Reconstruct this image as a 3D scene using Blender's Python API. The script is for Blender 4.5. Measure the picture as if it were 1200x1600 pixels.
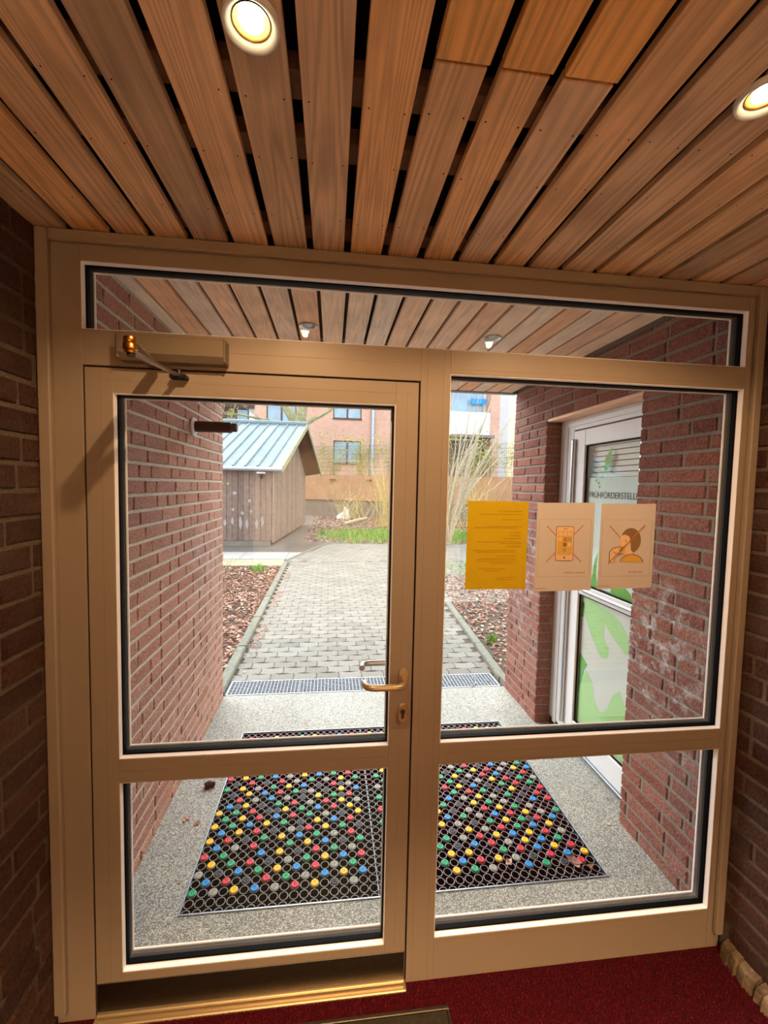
import bpy, bmesh, math, random
from mathutils import Vector, Matrix
R = random.Random(7)
for o in list(bpy.data.objects): bpy.data.objects.remove(o)
SC = bpy.context.scene
COL = SC.collection
# ------------------------------------------------------------------ camera
cd = bpy.data.cameras.new('camera'); cam = bpy.data.objects.new('camera', cd); COL.objects.link(cam)
cd.sensor_fit = 'VERTICAL'; cd.sensor_height = 36; cd.lens = 647.63/1600*36
cd.shift_x = 0.0055; cd.shift_y = -0.00267; cd.clip_start = .02; cd.clip_end = 300
_r = Vector((0.99348779, -0.11214503, 0.02013689)); _u = Vector((-0.01352338, 0.05942434, 0.99814121)); _f = Vector((0.11313319, 0.99191342, -0.05752077))
CP = Vector((0.73736699, -1.35, 1.75625262))
m = Matrix((_r, _u, -_f)).transposed().to_4x4(); m.translation = CP
cam.matrix_world = m
SC.camera = cam
def inview(p, mar=60):
    d = Vector(p)-CP; z = d.dot(_f)
    if z < .05: return False
    x = 591.2+647.6*d.dot(_r)/z; y = 795.7-647.6*d.dot(_u)/z
    return -mar < x < 1200+mar and -mar < y < 1600+mar
# ------------------------------------------------------------------ world, sun, exposure
w = bpy.data.worlds.new('world'); SC.world = w; w.use_nodes = True
bg = w.node_tree.nodes['Background']; bg.inputs[0].default_value = (.92, .96, 1, 1); bg.inputs[1].default_value = 3.2
def sun():
    ld = bpy.data.lights.new('sun', 'SUN'); ld.energy = 10; ld.angle = 1.5; ld.color = (1, .985, .96)
    o = bpy.data.objects.new('sun', ld); COL.objects.link(o)
    o.rotation_euler = Vector((.22, -.8, -.5)).to_track_quat('-Z', 'Y').to_euler(); o.location = (-6, 20, 14)
sun()
SC.view_settings.view_transform = 'Standard'; SC.view_settings.look = 'None'
SC.view_settings.exposure = 0.0; SC.view_settings.gamma = 1; SC.view_settings.use_curve_mapping = False
LAMP_WARM = (1, .61, .30)
SPOT_W = 31
FILL_W = 330
# ------------------------------------------------------------------ material helpers
def lin(c):
    return tuple(((v/255)/12.92 if v/255 <= .04045 else ((v/255+.055)/1.055)**2.4) for v in c)
class NT:
    def __init__(s, name):
        s.m = bpy.data.materials.new(name); s.m.use_nodes = True; s.t = s.m.node_tree; s.t.nodes.clear()
        s.out = s.t.nodes.new('ShaderNodeOutputMaterial')
    def n(s, typ, ins=None, **kw):
        nd = s.t.nodes.new('ShaderNode'+typ)
        for k, v in kw.items(): setattr(nd, k, v)
        for k, v in (ins or {}).items():
            if isinstance(v, bpy.types.NodeSocket): s.t.links.new(v, nd.inputs[k])
            else: nd.inputs[k].default_value = v
        return nd
    def ramp(s, fac, stops):
        r = s.n('ValToRGB', {0: fac}); e = r.color_ramp.elements
        while len(e) < len(stops): e.new(.5)
        for i, (p, c) in enumerate(stops):
            e[i].position = p; e[i].color = (*c, 1) if len(c) == 3 else c
        return r.outputs[0]
    def mix(s, f, a, b, mode='MIX'):
        nd = s.n('Mix', {}, data_type='RGBA', blend_type=mode)
        for k, v in ((0, f), (6, a), (7, b)):
            if isinstance(v, bpy.types.NodeSocket): s.t.links.new(v, nd.inputs[k])
            else: nd.inputs[k].default_value = v if k == 0 else (*v, 1)
        return nd.outputs[2]
    def bsdf(s, col, rough=.6, metal=0, bump=None, bstr=.3, bdist=.01, spec=.4, **kw):
        ins = {'Base Color': col if isinstance(col, bpy.types.NodeSocket) else (*col, 1), 'Roughness': rough, 'Metallic': metal, 'Specular IOR Level': spec}
        ins.update(kw)
        b = s.n('BsdfPrincipled', ins)
        if bump is not None:
            bp = s.n('Bump', {'Height': bump, 'Strength': bstr, 'Distance': bdist}); s.t.links.new(bp.outputs[0], b.inputs['Normal'])
        s.t.links.new(b.outputs[0], s.out.inputs[0]); return s.m
def plain(name, rgb, rough=.6, metal=0, noise=0, scale=40, spec=.4, bstr=.1):
    t = NT(name); c = lin(rgb)
    tc = t.n('TexCoord'); nz = t.n('TexNoise', {'Vector': tc.outputs['Object'], 'Scale': scale, 'Detail': 4})
    if noise:
        col = t.ramp(nz.outputs[0], [(.3, tuple(v*(1-noise) for v in c)), (.7, tuple(min(1, v*(1+noise)) for v in c))])
    else: col = c
    return t.bsdf(col, rough, metal, nz.outputs[0], bstr, .003, spec)
def mat_wood(name, cols, sx=1.0, rough=.55, vert=False, drk=.45):
    t = NT(name); tc = t.n('TexCoord'); oi = t.n('ObjectInfo')
    off = t.n('VectorMath', {0: tc.outputs['Object']}, operation='ADD')
    sc_ = t.n('VectorMath', {0: (13.1, 7.7, 3.3), 'Scale': oi.outputs['Random']}, operation='SCALE')
    t.t.links.new(sc_.outputs[0], off.inputs[1])
    mp = t.n('Mapping', {'Vector': off.outputs[0], 'Scale': (9, .55, 9)}); mf = t.n('Mapping', {'Vector': off.outputs[0], 'Scale': (60, 1.6, 60)})
    nz = t.n('TexNoise', {'Vector': mp.outputs[0], 'Scale': 1.0*sx, 'Detail': 1.5, 'Distortion': .3})
    wv = t.n('Math', {0: nz.outputs[0], 1: 120.0}, operation='MULTIPLY'); sn = t.n('Math', {0: wv.outputs[0]}, operation='SINE')
    fine = t.n('TexNoise', {'Vector': mf.outputs[0], 'Scale': 3*sx, 'Detail': 4})
    base = t.ramp(oi.outputs['Random'], [(i/(len(cols)-1), lin(c)) for i, c in enumerate(cols)])
    g = t.n('MapRange', {'Value': sn.outputs[0], 'From Min': -1, 'From Max': .6, 'To Min': 1-drk, 'To Max': 1.04})
    g2 = t.n('MapRange', {'Value': fine.outputs[0], 'From Min': .3, 'From Max': .7, 'To Min': .86, 'To Max': 1.1})
    mu = t.n('Math', {0: g.outputs[0], 1: g2.outputs[0]}, operation='MULTIPLY')
    big = t.n('TexNoise', {'Vector': off.outputs[0], 'Scale': 5, 'Detail': 4})
    g3 = t.n('MapRange', {'Value': big.outputs[0], 'From Min': .3, 'From Max': .7, 'To Min': .84, 'To Max': 1.14})
    mu2 = t.n('Math', {0: mu.outputs[0], 1: g3.outputs[0]}, operation='MULTIPLY')
    vm = t.n('VectorMath', {0: base, 'Scale': mu2.outputs[0]}, operation='SCALE')
    return t.bsdf(vm.outputs[0], rough, 0, mu.outputs[0], .3, .002, .3)
def mat_brick(name, cols, stain=None):
    t = NT(name); oi = t.n('ObjectInfo'); tc = t.n('TexCoord'); geo = t.n('NewGeometry')
    base = t.ramp(oi.outputs['Random'], [(i/(len(cols)-1), lin(c)) for i, c in enumerate(cols)])
    nz = t.n('TexNoise', {'Vector': geo.outputs['Position'], 'Scale': 90, 'Detail': 6, 'Roughness': .7})
    st = t.n('Mapping', {'Vector': geo.outputs['Position'], 'Scale': (160, 160, 60)})
    nz2 = t.n('TexNoise', {'Vector': st.outputs[0], 'Scale': 1, 'Detail': 3})
    v = t.n('MapRange', {'Value': nz.outputs[0], 'From Min': .3, 'From Max': .7, 'To Min': .5, 'To Max': 1.5})
    c = t.n('VectorMath', {0: base, 'Scale': v.outputs[0]}, operation='SCALE').outputs[0]
    big = t.n('TexNoise', {'Vector': geo.outputs['Position'], 'Scale': 2.2, 'Detail': 3})
    gr = t.n('MapRange', {'Value': big.outputs[0], 'From Min': .45, 'From Max': .75, 'To Min': 0, 'To Max': .3})
    c = t.mix(gr.outputs[0], c, lin((140, 125, 118)))
    if stain: c = stain_mix(t, c, geo, stain)
    h = t.n('Math', {0: nz.outputs[0], 1: nz2.outputs[0]}, operation='ADD')
    return t.bsdf(c, .8, 0, h.outputs[0], 1.0, .012, .3)
def stain_mix(t, c, geo, blobs):
    """chalk-like lime bloom on the masonry: blobs of (y, z, radius y, radius z, amount)"""
    sep = t.n('SeparateXYZ', {0: geo.outputs['Position']})
    nz = t.n('TexNoise', {'Vector': geo.outputs['Position'], 'Scale': 14, 'Detail': 8, 'Roughness': .75})
    tot = None
    for (y, z, ry, rz, am) in blobs:
        a = t.n('Math', {0: sep.outputs[1], 1: y}, operation='SUBTRACT'); a = t.n('Math', {0: a.outputs[0], 1: ry}, operation='DIVIDE'); a = t.n('Math', {0: a.outputs[0], 1: 2.0}, operation='POWER')
        b = t.n('Math', {0: sep.outputs[2], 1: z}, operation='SUBTRACT'); b = t.n('Math', {0: b.outputs[0], 1: rz}, operation='DIVIDE'); b = t.n('Math', {0: b.outputs[0], 1: 2.0}, operation='POWER')
        s_ = t.n('Math', {0: a.outputs[0], 1: b.outputs[0]}, operation='ADD')
        f = t.n('MapRange', {'Value': s_.outputs[0], 'From Min': 0, 'From Max': 1, 'To Min': am, 'To Max': 0})
        tot = f.outputs[0] if tot is None else t.n('Math', {0: tot, 1: f.outputs[0]}, operation='MAXIMUM').outputs[0]
    th = t.n('MapRange', {'Value': nz.outputs[0], 'From Min': .5, 'From Max': .62, 'To Min': 0, 'To Max': 1})
    k = t.n('Math', {0: th.outputs[0], 1: tot}, operation='MULTIPLY')
    return t.mix(k.outputs[0], c, lin((214, 206, 204)))
def mat_mortar(name, rgb, stain=None):
    t = NT(name); geo = t.n('NewGeometry')
    nz = t.n('TexNoise', {'Vector': geo.outputs['Position'], 'Scale': 120, 'Detail': 5}); c = lin(rgb)
    col = t.ramp(nz.outputs[0], [(.3, tuple(v*.72 for v in c)), (.7, tuple(v*1.15 for v in c))])
    if stain: col = stain_mix(t, col, geo, stain)
    return t.bsdf(col, .95, 0, nz.outputs[0], .6, .004, .1)
def mat_glass(name, tint=(.97, .985, .98)):
    t = NT(name); ge = t.n('NewGeometry'); io = t.n('MapRange', {'Value': ge.outputs['Backfacing'], 'To Min': 1.5, 'To Max': 1/1.5}); fr = t.n('Fresnel', {'IOR': io.outputs[0]}); tr = t.n('BsdfTransparent', {'Color': (*tint, 1)})
    gl = t.n('BsdfGlossy', {'Roughness': .005, 'Color': (1, 1, 1, 1)}); mx = t.n('MixShader', {0: fr.outputs[0], 1: tr.outputs[0], 2: gl.outputs[0]})
    t.t.links.new(mx.outputs[0], t.out.inputs[0]); return t.m
def mat_emit(name, col, s):
    t = NT(name); e = t.n('Emission', {'Color': (*col, 1), 'Strength': s}); t.t.links.new(e.outputs[0], t.out.inputs[0]); return t.m
def mat_speckle(name, a, b, scale=160, rough=.9, stains=True):
    t = NT(name); geo = t.n('NewGeometry')
    vo = t.n('TexVoronoi', {'Vector': geo.outputs['Position'], 'Scale': scale}); nz = t.n('TexNoise', {'Vector': geo.outputs['Position'], 'Scale': 1.7, 'Detail': 4})
    sep = t.n('SeparateColor', {0: vo.outputs['Color']})
    col = t.ramp(sep.outputs[0], [(0, lin(a)), (.45, lin(tuple((x+y)/2 for x, y in zip(a, b)))), (.8, lin(b)), (1, lin((225, 220, 205)))])
    dist = t.n('MapRange', {'Value': vo.outputs['Distance'], 'From Min': .2, 'From Max': .75, 'To Min': 1.1, 'To Max': .45})
    v = t.n('MapRange', {'Value': nz.outputs[0], 'From Min': .3, 'From Max': .7, 'To Min': .85, 'To Max': 1.12})
    mu = t.n('Math', {0: dist.outputs[0], 1: v.outputs[0]}, operation='MULTIPLY')
    c = t.n('VectorMath', {0: col, 'Scale': mu.outputs[0]}, operation='SCALE')
    return t.bsdf(c.outputs[0], rough, 0, dist.outputs[0], .6, .004, .2)
def mat_rand(name, cols, rough=.8, noise=.2, scale=50, bstr=.4, world=True, translucent=0):
    """colour picked per object / per mesh island, noise on top"""
    t = NT(name); oi = t.n('ObjectInfo'); geo = t.n('NewGeometry')
    s_ = t.n('Math', {0: oi.outputs['Random'], 1: geo.outputs['Random Per Island']}, operation='ADD'); f = t.n('Math', {0: s_.outputs[0]}, operation='FRACT')
    base = t.ramp(f.outputs[0], [(i/(len(cols)-1), lin(c)) for i, c in enumerate(cols)])
    nz = t.n('TexNoise', {'Vector': geo.outputs['Position'], 'Scale': scale, 'Detail': 4})
    v = t.n('MapRange', {'Value': nz.outputs[0], 'From Min': .3, 'From Max': .7, 'To Min': 1-noise, 'To Max': 1+noise})
    c = t.n('VectorMath', {0: base, 'Scale': v.outputs[0]}, operation='SCALE')
    return t.bsdf(c.outputs[0], rough, 0, nz.outputs[0], bstr, .004, .2)
ST_R = [(.42, 1.0, .34, .42, 1.0), (.25, .75, .22, .3, .5), (1.9, 1.1, .4, .55, .75), (1.75, .75, .3, .3, .5)]
ST_L = [(1.75, 1.1, .4, .45, .5), (.45, .85, .35, .22, .35), (1.1, .35, .3, .2, .35)]
BR = [(120, 62, 50), (142, 80, 66), (156, 92, 76), (132, 72, 62), (166, 104, 88)]
M = dict(
 frame=plain('beige_powder_coat', (152, 139, 125), .42, noise=.03, scale=300, bstr=.02),
 bead=plain('white_bead', (248, 248, 250), .5), gasket=plain('black_gasket', (4, 5, 8), .6, bstr=0, spec=.08),
 gapdark=plain('dark_rebate', (20, 16, 14), .9), glass=mat_glass('clear_glass'),
 steel=plain('brushed_steel', (92, 86, 80), .42, 1, .1, 90), alu=plain('satin_aluminium', (205, 205, 205), .3, 1),
 handle=plain('anodised_handle', (196, 178, 146), .35, .7), galv=plain('galvanised_steel', (140, 147, 156), .4, .7, .15, 60),
 brass=plain('brass', (190, 130, 60), .3, 1), black=plain('black_plastic', (18, 18, 19), .5), closer=plain('bronze_cover', (118, 106, 88), .45, noise=.02),
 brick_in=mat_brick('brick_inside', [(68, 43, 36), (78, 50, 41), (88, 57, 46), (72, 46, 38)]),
 brick_r=mat_brick('brick_outside', [(146, 88, 76), (160, 100, 86), (170, 112, 96), (150, 92, 80), (178, 122, 106)], ST_R), brick_l=mat_brick('brick_porch', [(186, 128, 110), (198, 142, 122), (208, 154, 134), (192, 134, 116)], ST_L),
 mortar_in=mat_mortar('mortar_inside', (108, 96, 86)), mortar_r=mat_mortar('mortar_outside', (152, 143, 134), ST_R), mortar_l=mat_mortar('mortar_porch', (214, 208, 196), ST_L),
 wood_in=mat_wood('cedar_inside', [(216, 190, 162), (244, 208, 168), (228, 202, 174), (248, 202, 146), (238, 206, 170), (208, 184, 156), (250, 212, 162)], drk=.2),
 wood_new=mat_wood('cedar_fresh', [(244, 190, 116), (250, 198, 122)], drk=.2),
 wood_out=mat_wood('cedar_outside', [(252, 206, 166), (252, 226, 202), (248, 220, 196), (252, 194, 150), (250, 226, 204)], drk=.1),
 void=plain('dark_void', (16, 13, 11), .95), batten=plain('rough_batten', (110, 82, 60), .8, noise=.2),
 plaster=plain('cream_plaster', (240, 232, 216), .9, noise=.08, scale=8), carpet=plain('red_carpet', (70, 10, 16), 1, noise=.4, scale=200, spec=0),
 pile=mat_rand('red_pile', [(40, 10, 20), (70, 17, 30), (54, 12, 24), (92, 24, 38)], 1, .2, 200),
 trap=plain('dark_mat', (44, 40, 30), .6, noise=.3, scale=60), skirt=mat_rand('broken_render', [(92, 76, 60), (118, 102, 86), (104, 88, 70), (142, 132, 118)], .95, .45, 38, .9),
 aggregate=mat_speckle('exposed_aggregate', (150, 152, 146), (206, 206, 198), 190),
 rubber=plain('black_rubber', (28, 28, 30), .5, noise=.2), rim=plain('worn_rubber_rim', (138, 138, 140), .6, noise=.35, scale=90),
 plug_red=plain('red_plug', (206, 38, 54), .5, noise=.06), plug_yellow=plain('yellow_plug', (246, 192, 30), .5, noise=.06),
 plug_green=plain('green_plug', (18, 160, 108), .5, noise=.06), plug_blue=plain('blue_plug', (24, 138, 212), .5, noise=.06),
 plug_stone=plain('pebbled_plug', (160, 158, 146), .8, noise=.4, scale=160, bstr=.5), plug_black=plain('black_plug', (38, 40, 50), .6),
 paver=mat_rand('concrete_paver', [(120, 118, 110), (128, 126, 118), (113, 111, 105), (133, 131, 125), (122, 119, 111)], .9, .14, 60, .5),
 sand=plain('sandy_joint', (76, 70, 60), 1, noise=.3, scale=90), kerb=mat_rand('kerb_concrete', [(108, 109, 98), (118, 118, 108)], .9, .2, 30, .5),
 flag=mat_rand('pale_flagstone', [(154, 153, 149), (162, 160, 156)], .85, .06, 30), asphalt=plain('grey_asphalt', (102, 98, 92), 1, noise=.16, scale=14, bstr=.4),
 strip=plain('dry_sand', (150, 142, 120), 1, noise=.2, scale=9, bstr=.5), soil=plain('brown_soil', (76, 60, 48), 1, noise=.35, scale=12, bstr=.6), field=plain('garden_ground', (96, 88, 72), 1, noise=.3, scale=3),
 leaf=mat_rand('dead_leaf', [(186, 140, 120), (140, 92, 76), (206, 170, 150), (112, 74, 62), (172, 120, 102), (224, 196, 178)], .8, .2, 60),
 grass=mat_rand('green_grass', [(96, 150, 56), (134, 180, 88), (78, 128, 48), (166, 196, 112)], .7, .15, 20),
 twig=plain('pale_twig', (176, 164, 140), .9, noise=.25, scale=20), twig_y=mat_rand('yellow_twig', [(206, 190, 128), (190, 168, 112), (216, 206, 140)], .8, .15, 9),
 hedge=mat_rand('hedge_leaf', [(206, 204, 120), (186, 192, 116), (226, 218, 140), (160, 174, 108)], .8, .2, 9), bark=plain('mossy_bark', (142, 140, 108), .95, noise=.3, scale=5, bstr=.6),
 bud=mat_rand('yellow_bud', [(196, 200, 92), (214, 212, 112)], .7, .1, 9),
 shedwood=mat_rand('grey_brown_plank', [(124, 106, 98), (136, 116, 106), (114, 97, 89)], .85, .18, 9, .3), lit_slat=mat_rand('daylit_slat_paint', [(156, 138, 126), (170, 152, 140), (144, 126, 116)], .85, .15, 9, .3), dark_gable=plain('brown_gable', (112, 82, 68), .8, noise=.15, scale=8),  # slat colour kept paler to paint daylight on the batten edges
 sheet=mat_rand('zinc_sheet', [(122, 136, 140), (115, 130, 136), (130, 142, 144)], .6, .12, 4, .1), barge=plain('yellowed_barge', (150, 148, 118), .8, noise=.15, scale=6),
 chalk=plain('chalk_white', (158, 150, 148), .9, noise=.1), concrete=plain('grey_concrete', (124, 118, 110), .95, noise=.14, scale=3, bstr=.3), panel=plain('ochre_panel', (170, 130, 100), .85, noise=.1, scale=2),
 wire=plain('green_wire', (96, 104, 92), .6), winframe=plain('brown_window_frame', (92, 66, 58), .6), sky_glass=plain('reflecting_pane', (120, 150, 170), .08, 0, .25, .8, spec=1),
 curtain=plain('white_curtain', (226, 226, 230), .8, noise=.06, scale=5), upvc=plain('white_upvc', (226, 226, 228), .35), zinc=plain('zinc_pipe', (160, 170, 182), .35, .7),
 cream=plain('cream_render', (236, 216, 184), .9, noise=.04, scale=2), greypl=plain('grey_render', (186, 184, 188), .9, noise=.04, scale=2), white=plain('white_paint', (232, 236, 240), .8, noise=.03),
 brownlamp=plain('brown_enamel', (66, 40, 32), .35), ink=plain('black_film', (20, 20, 24), .5), paper_y=plain('yellow_paper', (210, 182, 14), .85), paper=plain('white_paper', (212, 208, 208), .85, noise=.015, scale=8),
 ink_g=plain('grey_ink', (146, 116, 80), .9), ink_y=plain('ochre_ink', (226, 184, 84), .9), ink_b=plain('brown_ink', (150, 100, 56), .9), ink_r=plain('orange_ink', (206, 134, 88), .9), ink_lg=plain('light_grey_ink', (170, 166, 156), .9), ink_s=plain('skin_ink', (236, 206, 168), .9), ink_yd=plain('brown_print', (176, 124, 6), .9),
 film_g=plain('green_film', (96, 178, 62), .5), film_lg=plain('pale_green_film', (170, 214, 138), .5), film_w=plain('frost_reflection_sheet', (222, 234, 228), .55), pane_refl=plain('painted_reflection', (214, 212, 204), .5), room=plain('office_backdrop', (168, 172, 166), .8, noise=.06, scale=4),
 blind=plain('white_blind', (236, 242, 236), .7), redpl=plain('red_mark', (200, 60, 50), .6),
)
def brickface():
    t = NT('distant_brickwork'); tc = t.n('TexCoord'); mp = t.n('Mapping', {'Vector': tc.outputs['Object'], 'Rotation': (math.pi/2, 0, 0)})
    b = t.n('TexBrick', {'Vector': mp.outputs[0], 'Color1': (*lin((196, 146, 128)), 1), 'Color2': (*lin((208, 162, 142)), 1), 'Mortar': (*lin((190, 164, 150)), 1), 'Scale': 1.0, 'Mortar Size': .014, 'Brick Width': .25, 'Row Height': .083})
    nz = t.n('TexNoise', {'Vector': tc.outputs['Object'], 'Scale': .8, 'Detail': 3}); v = t.n('MapRange', {'Value': nz.outputs[0], 'To Min': .8, 'To Max': 1.15})
    c = t.n('VectorMath', {0: b.outputs[0], 'Scale': v.outputs[0]}, operation='SCALE'); return t.bsdf(c.outputs[0], .9)
M['farbrick'] = brickface()
# ------------------------------------------------------------------ mesh helpers
WL = {}
class MB:
    def __init__(s): s.v = []; s.f = []; s.mi = []; s.cur = 0
    def face(s, *a): s.f.append(a); s.mi.append(s.cur)
    def box(s, x0, x1, y0, y1, z0, z1):
        n = len(s.v); s.v += [(x, y, z) for z in (z0, z1) for y in (y0, y1) for x in (x0, x1)]
        for q in ((0, 2, 3, 1), (4, 5, 7, 6), (0, 1, 5, 4), (2, 6, 7, 3), (0, 4, 6, 2), (1, 3, 7, 5)): s.face(*[n+i for i in q])
        return s
    def rbox(s, x0, x1, y0, y1, z0, z1, c=.003):
        """box with chamfered edges"""
        bm = bmesh.new(); bmesh.ops.create_cube(bm, size=1)
        for v in bm.verts: v.co = Vector(((x0+x1)/2+v.co.x*(x1-x0), (y0+y1)/2+v.co.y*(y1-y0), (z0+z1)/2+v.co.z*(z1-z0)))
        bmesh.ops.bevel(bm, geom=bm.edges[:], offset=min(c, .45*min(x1-x0, y1-y0, z1-z0)), segments=1, affect='EDGES')
        n = len(s.v); bm.verts.ensure_lookup_table(); s.v += [tuple(v.co) for v in bm.verts]
        for f in bm.faces: s.face(*[n+v.index for v in f.verts])
        bm.free(); return s
    def prism(s, pts, h):
        """pts: list of 3D points (planar), h: extrusion vector"""
        n = len(s.v); k = len(pts); h = Vector(h); s.v += [tuple(p) for p in pts]+[tuple(Vector(p)+h) for p in pts]
        s.face(*range(n+k-1, n-1, -1)); s.face(*range(n+k, n+2*k))
        for i in range(k): s.face(n+i, n+(i+1) % k, n+k+(i+1) % k, n+k+i)
        return s
    def tube(s, path, rad, n=8, cap=True):
        path = [Vector(p) for p in path]; rad = rad if isinstance(rad, (list, tuple)) else [rad]*len(path)
        up = Vector((0, 0, 1)); prev = None; base = len(s.v)
        for i, p in enumerate(path):
            a = path[max(0, i-1)]; b = path[min(len(path)-1, i+1)]; t = (b-a).normalized()
            if prev is None:
                x = t.cross(up);
                if x.length < .05: x = t.cross(Vector((1, 0, 0)))
            else: x = prev-t*prev.dot(t)
            x.normalize(); y = t.cross(x); prev = x
            for k in range(n):
                an = 2*math.pi*k/n; s.v.append(tuple(p+(x*math.cos(an)+y*math.sin(an))*rad[i]))
        for i in range(len(path)-1):
            for k in range(n):
                a = base+i*n+k; b = base+i*n+(k+1) % n; s.face(a, b, b+n, a+n)
        if cap:
            s.face(*range(base+n-1, base-1, -1)); e = base+(len(path)-1)*n; s.face(*range(e, e+n))
        return s
    def lathe(s, prof, c, axis='z', n=24, close=False):
        """prof: (radius, height) along the axis"""
        base = len(s.v); c = Vector(c)
        for r, h in prof:
            for k in range(n):
                a = 2*math.pi*k/n; q = {'z': (r*math.cos(a), r*math.sin(a), h), 'y': (r*math.cos(a), h, r*math.sin(a)), 'x': (h, r*math.cos(a), r*math.sin(a))}[axis]
                s.v.append(tuple(c+Vector(q)))
        for i in range(len(prof)-1):
            for k in range(n):
                a = base+i*n+k; b = base+i*n+(k+1) % n; s.face(a, b, b+n, a+n)
        if close:
            s.face(*range(base, base+n)); e = base+(len(prof)-1)*n; s.face(*range(e+n-1, e-1, -1))
        return s
    def mesh(s, name, mats, origin):
        me = bpy.data.meshes.new(name); o = Vector(origin)
        me.from_pydata([tuple(Vector(p)-o) for p in s.v], [], s.f)
        for mm in (mats if isinstance(mats, (list, tuple)) else [mats]): me.materials.append(mm)
        if any(s.mi): me.polygons.foreach_set('material_index', s.mi)
        return me
    def build(s, name, mats, parent=None, smooth=False, kind=None, label=None, cat=None, group=None, fixn=True, origin=None):
        xs = list(zip(*s.v)); og = origin or tuple((min(a)+max(a))/2 for a in xs)
        me = s.mesh(name, mats, og)
        if fixn:
            bm = bmesh.new(); bm.from_mesh(me); bmesh.ops.recalc_face_normals(bm, faces=bm.faces[:]); bm.to_mesh(me); bm.free()
        if smooth:
            for p in me.polygons: p.use_smooth = True
            try: me.set_sharp_from_angle(angle=math.radians(40))
            except Exception: pass
        return link(name, me, og, parent, kind, label, cat, group)
def link(name, data, loc, parent=None, kind=None, label=None, cat=None, group=None, rz=0):
    o = bpy.data.objects.new(name, data); COL.objects.link(o); loc = Vector(loc); WL[o.name] = loc
    if parent: o.parent = parent; o.location = loc-WL[parent.name]
    else: o.location = loc
    o.rotation_euler.z = rz
    if kind: o['kind'] = kind
    if label: o['label'] = label
    if cat: o['category'] = cat
    if group: o['group'] = group
    return o
def empty(name, loc, label, cat, group=None, kind=None): return link(name, None, loc, None, kind, label, cat, group)
def bx(name, mat, parent, *a, c=.002, **kw): return MB().rbox(*a, c=c).build(name, mat, parent, **kw)
# ------------------------------------------------------------------ brick walls
_bm = {}
def brick_mesh(L, H, D, var, mat, key):
    k = (round(L, 3), round(H, 3), var, key)
    if k in _bm: return _bm[k]
    rr = random.Random(hash(k) & 0xffff); b = MB(); c = .0035
    nx = 3 if L > .15 else 2
    # front face is at y=-D/2: an uneven grid with chamfered rim
    xs = [-L/2+c]+[(-L/2+L*i/nx) for i in range(1, nx)]+[L/2-c]; zs = [-H/2+c, 0, H/2-c]
    idx = {}
    for j, z in enumerate(zs):
        for i, x in enumerate(xs):
            idx[i, j] = len(b.v); b.v.append((x+rr.uniform(-.0015, .0015), -D/2+rr.uniform(-.002, .002), z+rr.uniform(-.0012, .0012)))
    n = len(xs)
    for j in range(2):
        for i in range(n-1): b.face(idx[i, j], idx[i+1, j], idx[i+1, j+1], idx[i, j+1])
    rim = [idx[i, 0] for i in range(n)]+[idx[n-1, 1]]+[idx[i, 2] for i in range(n-1, -1, -1)]+[idx[0, 1]]
    outer = []
    for r_ in rim:
        x, y, z = b.v[r_]; sx = -L/2 if x < -L/2+c*1.8 else (L/2 if x > L/2-c*1.8 else x); sz = -H/2 if z < -H/2+c*1.8 else (H/2 if z > H/2-c*1.8 else z)
        outer.append(len(b.v)); b.v.append((sx, -D/2+c+.001, sz))
    back = []
    for o_ in outer:
        x, y, z = b.v[o_]; back.append(len(b.v)); b.v.append((x, D/2, z))
    k2 = len(rim)
    for i in range(k2):
        j = (i+1) % k2; b.face(rim[i], outer[i], outer[j], rim[j]); b.face(outer[i], back[i], back[j], outer[j])
    me = b.mesh('brick', mat, (0, 0, 0)); _bm[k] = me; return me
def brick_rows(u0, u1, z0, z1, course, joint, seed, skip=None, zoff=0):
    rr = random.Random(seed); out = []; z = z0-zoff
    while z < z1-.015:
        a, b = max(z, z0), min(z+course-joint, z1)
        if b-a > .015:
            u = u0-rr.choice([.06, .12, .19, .03, .15])
            while u < u1-.02:
                L = rr.choice([.236, .236, .236, .114]); s0, s1 = max(u, u0), min(u+L, u1)
                if s1-s0 > .025: out.append((s0, s1, a, b))
                u += L+joint
        z += course
    return out
def lay(wall, rows, face, nrm, matb, D=.05, proud=.006, camref=None, key='r', limit=280):
    """bricks laid on a face; nrm=+1/-1 is the side of x they look to"""
    items = []
    for (s0, s1, a, b) in rows:
        c = Vector((face, (s0+s1)/2, (a+b)/2)); items.append(((c-CP).length if inview(c) else 1e3+(c-CP).length, s0, s1, a, b))
    items.sort(); rest = MB(); nr = 0
    for i, (d, s0, s1, a, b) in enumerate(items):
        L, H = s1-s0, b-a
        if i < limit and d < 1e3:
            full = L > .23 or abs(L-.114) < .002
            me = brick_mesh(L if full else round(L/.01)*.01 or .02, round(H, 3), D, R.randrange(4), matb, key)
            jit = R.uniform(-.0015, .002)
            link('brick', me, (face-nrm*(D/2-proud)+jit, (s0+s1)/2, (a+b)/2), wall, rz=(math.pi/2 if nrm > 0 else -math.pi/2))
        else:
            x0, x1 = sorted((face+nrm*proud, face-nrm*(D-proud))); rest.rbox(x0, x1, s0, s1, a, b, .003); nr += 1
    if nr: rest.build('brick', matb, wall, kind='stuff')
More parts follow.
